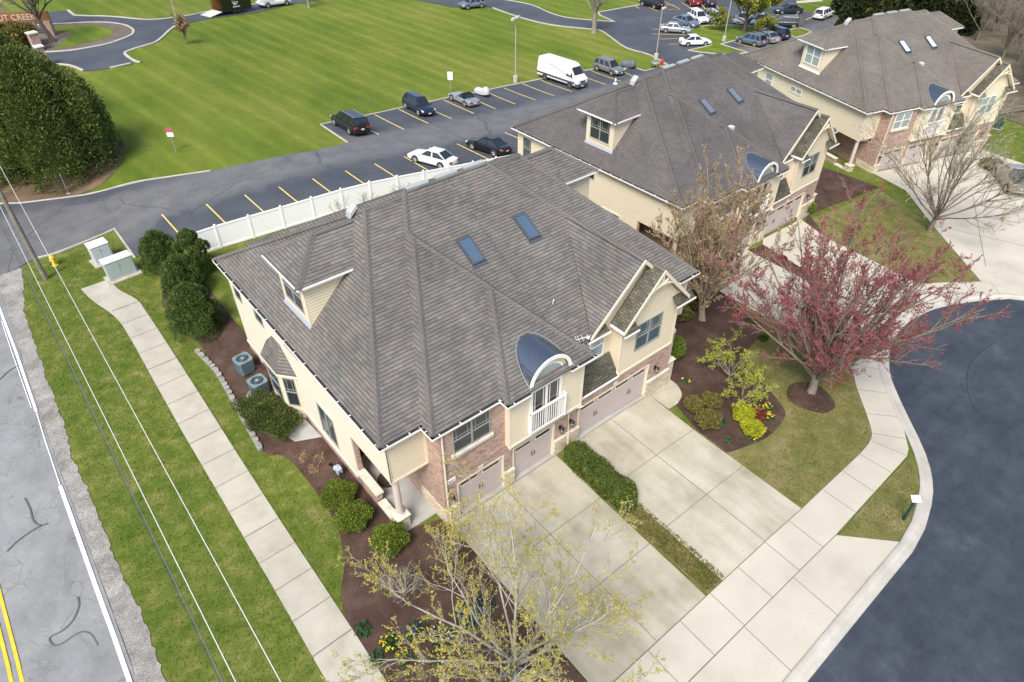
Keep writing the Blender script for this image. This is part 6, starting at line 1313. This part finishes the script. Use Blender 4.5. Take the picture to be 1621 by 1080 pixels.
tree('red_maple', 'red-budded maple standing between the garden lawn and the cul-de-sac', at(31.5, 11.1), 17, 1.4, .25, 34, 8.7, .82, 3, (12, 9, 7), .34, (B_MAPLE, B_TWIG), L_REDB, 2, .035, 2, .035, .06, lean=(.3, .2), rmin=.010, asp=1.9, ang=(.3, .85), limb_z=(.55, 1.0), start=.15, thick=(.24, .4))
tree('pear_tree', 'tan-leaved upright tree in front of the middle townhouse', at(32.15, 19.5), 8, 1.9, .22, 26, 7.5, .72, 3, (13, 9, 6), .32, (B_PEAR, B_PEAR), L_TAN, 2, .045, 2, .11, .07, lean=(-.3, .25), rmin=.009, ang=(.28, .75), limb_z=(.6, 1.), start=.14, thick=(.28, .42))
tree('bare_tree', 'bare spreading tree on the verge before the farthest drive', at(58.0, 16.3), 21, 1.5, .2, 17, 8.0, 1.15, 3, (10, 8, 6), .42, (B_WOOD, B_YEL), L_YELB, 1, .03, 3, .045, .12, rmin=.012, ang=(.35, .75), thick=(.28, .42))
tree('redbud_sapling', 'airy lime-green sapling with many stems in the front garden', at(28.3, 14.6), 31, .5, .06, 9, 2.3, 1.15, 2, (6, 5), .5, (B_GREY, B_GREY), L_LIMET, 9, .05, 1, .05, .2, rmin=.006, asp=1.3, jit=.05, flat=.8)
tree('redbud_sapling', 'smaller lime-green sapling nearer the golden shrubs', at(27.3, 13.0), 33, .4, .05, 8, 1.7, 1.2, 2, (6, 4), .5, (B_GREY, B_GREY), L_LIMET, 9, .05, 1, .05, .2, rmin=.006, asp=1.3, jit=.05, flat=.8)
tree('young_tree', 'slim leafless sapling close to the nearest porch', at(8.75, 14.6), 35, .9, .04, 7, 1.9, .7, 2, (5, 4), .5, (B_YEL, B_YEL), L_YELB, 4, .045, 1, .12, .12, rmin=.006)
tree('bare_shrub', 'grey leafless shrub in the mulch beside the porch corner', at(6.2, 14.8), 36, .2, .05, 12, 1.5, 1.1, 2, (6, 4), .5, (B_YEL, B_YEL), None, up=.08, rmin=.006, cat='shrub')
tree('willow_tree', 'yellow-green willow on the parking island', at(*zc(z10, (1195, 360), (0, 0))[0]), 41, 2.2, .28, 11, 4.6, 1.15, 2, (8, 6), .5, (B_DARK, B_DARK), L_WILL, 26, .15, 1, .02, .2, rmin=.012, asp=1.9, jit=.16, flat=.9)
tree('lawn_tree', 'leafless tree with a thick trunk at the lawn corner by the upper drive', at(*G(940, 52)), 43, 3.2, .38, 10, 5.5, .95, 3, (6, 5, 3), .5, (B_GREY, B_GREY), None, rmin=.02)
tree('lawn_tree', 'leafless tree at the top edge of the lawn right of the pickup', at(*G(489, 12)), 44, 2.6, .2, 9, 4.0, .9, 2, (6, 5), .5, (B_GREY, B_GREY), None, rmin=.02)
tree('brown_sapling', 'small brown narrow tree at the lawn edge of the entrance drive', at(*G(296, 70)), 45, .6, .08, 12, 2.6, .35, 2, (6, 5), .35, (B_WOOD, B_WOOD), L_TAN, 5, .12, 1, .1, .1, rmin=.012)
tree('bare_tree', 'dark bare tree leaning over the entrance island', at(*G(87, 67)), 46, 3.4, .26, 9, 5.5, .95, 3, (6, 5, 3), .52, (B_DARK, B_DARK), None, rmin=.018, lean=(-.9, .5), wig=.2)
tree('bare_tree', 'smaller grey bare tree behind the entrance sign', at(*G(60, 50)), 47, 2.5, .2, 8, 5.0, .8, 3, (6, 5, 3), .5, (B_GREY, B_GREY), None, rmin=.018)
tree('island_sapling', 'thin bare sapling on the small grass island', at(*zc(z11, (695, 278), (0, 0))[0]), 48, 1.2, .05, 6, 1.3, .5, 1, (5,), .5, (B_GREY, B_GREY), None, rmin=.01)
for k, (x, y) in enumerate(((19.4, 44.6), (21.6, 44.4), (24.6, 44.3))): tree('bare_shrub', ('leafless shrub along the fence, nearest its left end', 'leafless shrub along the fence, middle of three', 'leafless shrub along the fence, nearest the white sedan')[k], at(x, y), 50+k, .25, .04, 9, 1.5, .8, 2, (5, 4), .5, (B_YEL, B_YEL), None, rmin=.008, cat='shrub', group='leafless shrubs by the fence')
# woods at the upper right: one brush tree grown and copied
SPOT = [G(*p) for p in ((1545, 66), (1570, 52), (1600, 70), (1560, 30), (1590, 25), (1530, 22), (1625, 45), (1640, 90), (1612, 100), (1655, 30), (1615, 10), (1570, 8), (1660, 130), (1625, 140), (1645, 165), (1690, 60), (1690, 110), (1540, 5), (1680, 160), (1650, 5), (1585, 95), (1630, 120), (1700, 20), (1600, 45))]
rows_ = ['%s brown leafless tree in the wood, %s' % (a, b) for a in ('tall', 'wide', 'thin', 'dense') for b in ('beside the farthest gable', 'just behind the rail fence', 'at the right picture edge', 'behind the dark spruces', 'deep among the others', 'nearest the green transformer box')]
bt = tree('woodland_tree', rows_[0], at(*SPOT[0]), 71, 1.5, .16, 12, 5.2, .75, 3, (6, 5, 3), .52, (B_WOOD, B_GREY), None, 1, .10, 3, .08, .14, rmin=.016, group='leafless trees in the wood')
for k, p in enumerate(SPOT[1:]): place(bt, at(*p), k*1.9, rows_[k+1], R.uniform(.75, 1.15))
drape('leaf_litter', [(89, 18), (93, 40), (100, 50), (118, 58), (137, 62), (137, 5), (100, 5)], .06, mat_noise('leaf_litter', [(.3, (.10, .085, .055)), (.7, (.20, .17, .12))], .6, 14, .9, bstr=1, bd=.08), 3)

# ---------------- dense evergreens
def evergreen(name, label, loc, hgt, rad, mat, n, w, seed, lobes=26, group=None, rz=0, base=.03, power=.75, cone=0., wood=B_DARK):
    rs = np.random.RandomState(seed); h = thing(name, label, 'evergreen', loc, rz, group); C, N = [], []
    per = n//lobes
    for k in range(lobes):
        t = base+(1-base)*((k+.5)/lobes)**.85; prof = (math.sin(min(1, (1-t)*1.9+.0)*PI/2)**power)*(min(1, (t+.12)/.25)**.5); rr = rad*prof*(1-cone*t); a = k*2.399+rs.uniform(-.4, .4); lr = rad*rs.uniform(.34, .5)*(.55+.45*(1-t)); q = max(0, rr-lr*.75)
        c = np.array([q*math.cos(a), q*math.sin(a), t*hgt-lr*.2]); D = rnd_unit(per, rs); D[:, 2] = np.abs(D[:, 2])*1.15-.35; D /= np.linalg.norm(D, axis=1)[:, None]
        pos_ = c+D*lr*rs.uniform(.75, 1.08, (per, 1))*np.array([1, 1, 1.35]); C.append(pos_); N.append(D*.7+np.array([math.cos(a)*.3, math.sin(a)*.3, .55]))
    C, N = np.concatenate(C), np.concatenate(N); C[:, 2] = np.maximum(C[:, 2], .05)
    cards('foliage', C, N, w, w*2.6, mat, h, rs, .5)
    bm = MB(); bm.lathe([(rad*.4, .1), (rad*.6, hgt*.22), (rad*.5, hgt*.5), (rad*.28, hgt*.74), (rad*.05, hgt*.9)], (0, 0, 0), 14); bm.build('inner_growth', mat, h, smooth=True, uv=False)
    MB().tube([(0, 0, -.2), (0, 0, hgt*.6)], [rad*.07, .03], 7).build('trunk', wood, h, uv=False); return h
GJ = 'large junipers by the road'
evergreen('juniper_tree', 'largest dark juniper at the left, nearest the parking drive', at(4.6, 69.5), 9.6, 5.0, L_JUN, 80000, .08, 1, 70, GJ); evergreen('juniper_tree', 'juniper behind the largest one, close to the entrance drive', at(4.4, 79.5), 8.6, 4.6, L_JUN, 45000, .09, 2, 50, GJ); evergreen('juniper_tree', 'juniper at the left picture edge beside the largest one', at(-.6, 73.5), 9.3, 4.6, L_JUN, 45000, .09, 3, 50, GJ); evergreen('juniper_tree', 'rearmost juniper at the left edge below the entrance sign', at(-.2, 84.5), 8.8, 4.4, L_JUN, 36000, .09, 4, 44, GJ)
drape('needle_ring', [(4.2+6.1*math.cos(t)*(1+.1*math.sin(3*t)), 69.2+5.9*math.sin(t)) for t in np.linspace(0, 2*PI, 25)[:-1]], .03, mat_noise('needle_litter', [(.3, (.10, .065, .045)), (.7, (.20, .15, .09))], .7, 16, .9), 1)
GA = 'rounded evergreens beside the nearest house'
evergreen('arborvitae', 'rounded evergreen nearest the white fence', at(6.55, 46.4), 3.3, 1.32, L_ARB, 30000, .036, 11, 30, GA, power=.6); evergreen('arborvitae', 'rounded evergreen set back between the fence one and the others, nearest the house', at(8.2, 44.6), 3.3, 1.2, L_ARB, 27000, .036, 12, 26, GA, power=.6)
evergreen('arborvitae', 'rounded evergreen in the middle of the row', at(6.7, 42.6), 3.1, 1.32, L_ARB, 30000, .036, 13, 30, GA, power=.6); evergreen('arborvitae', 'largest rounded evergreen of the row, nearest the air conditioners', at(6.0, 38.6), 3.4, 1.5, L_ARB, 36000, .036, 14, 34, GA, power=.6)
GP = 'dark spruces behind the far house'
SPX = [(1352, 62), (1372, 50), (1372, 44), (1395, 30), (1420, 40), (1446, 30), (1470, 42), (1495, 34), (1350, 22), (1385, 12), (1512, 50)]
sp = evergreen('spruce_tree', 'dark spruce nearest the white SUV', at(*G(*SPX[0])), 8, 3.0, L_SPRU, 16000, .22, 21, 44, GP, cone=.35, base=.02)
for k, p in enumerate(SPX[1:]):
    place(sp, at(*G(*p)), k*1.3, ('dark spruce second from the white SUV', 'dark spruce set back behind the first two', 'dark spruce over the far ridge line', 'dark spruce right of the ridge peak', 'dark spruce beside the brown wood', 'dark spruce at the right end of the row', 'dark spruce close to the far roof', 'tall dark spruce at the picture top', 'tallest dark spruce at the rear', 'dark spruce half lost in the brown wood')[k], (1.1, .95, 1.25, 1.1, 1.2, 1.0, 1.1, 1.2, 1.3, .9)[k])
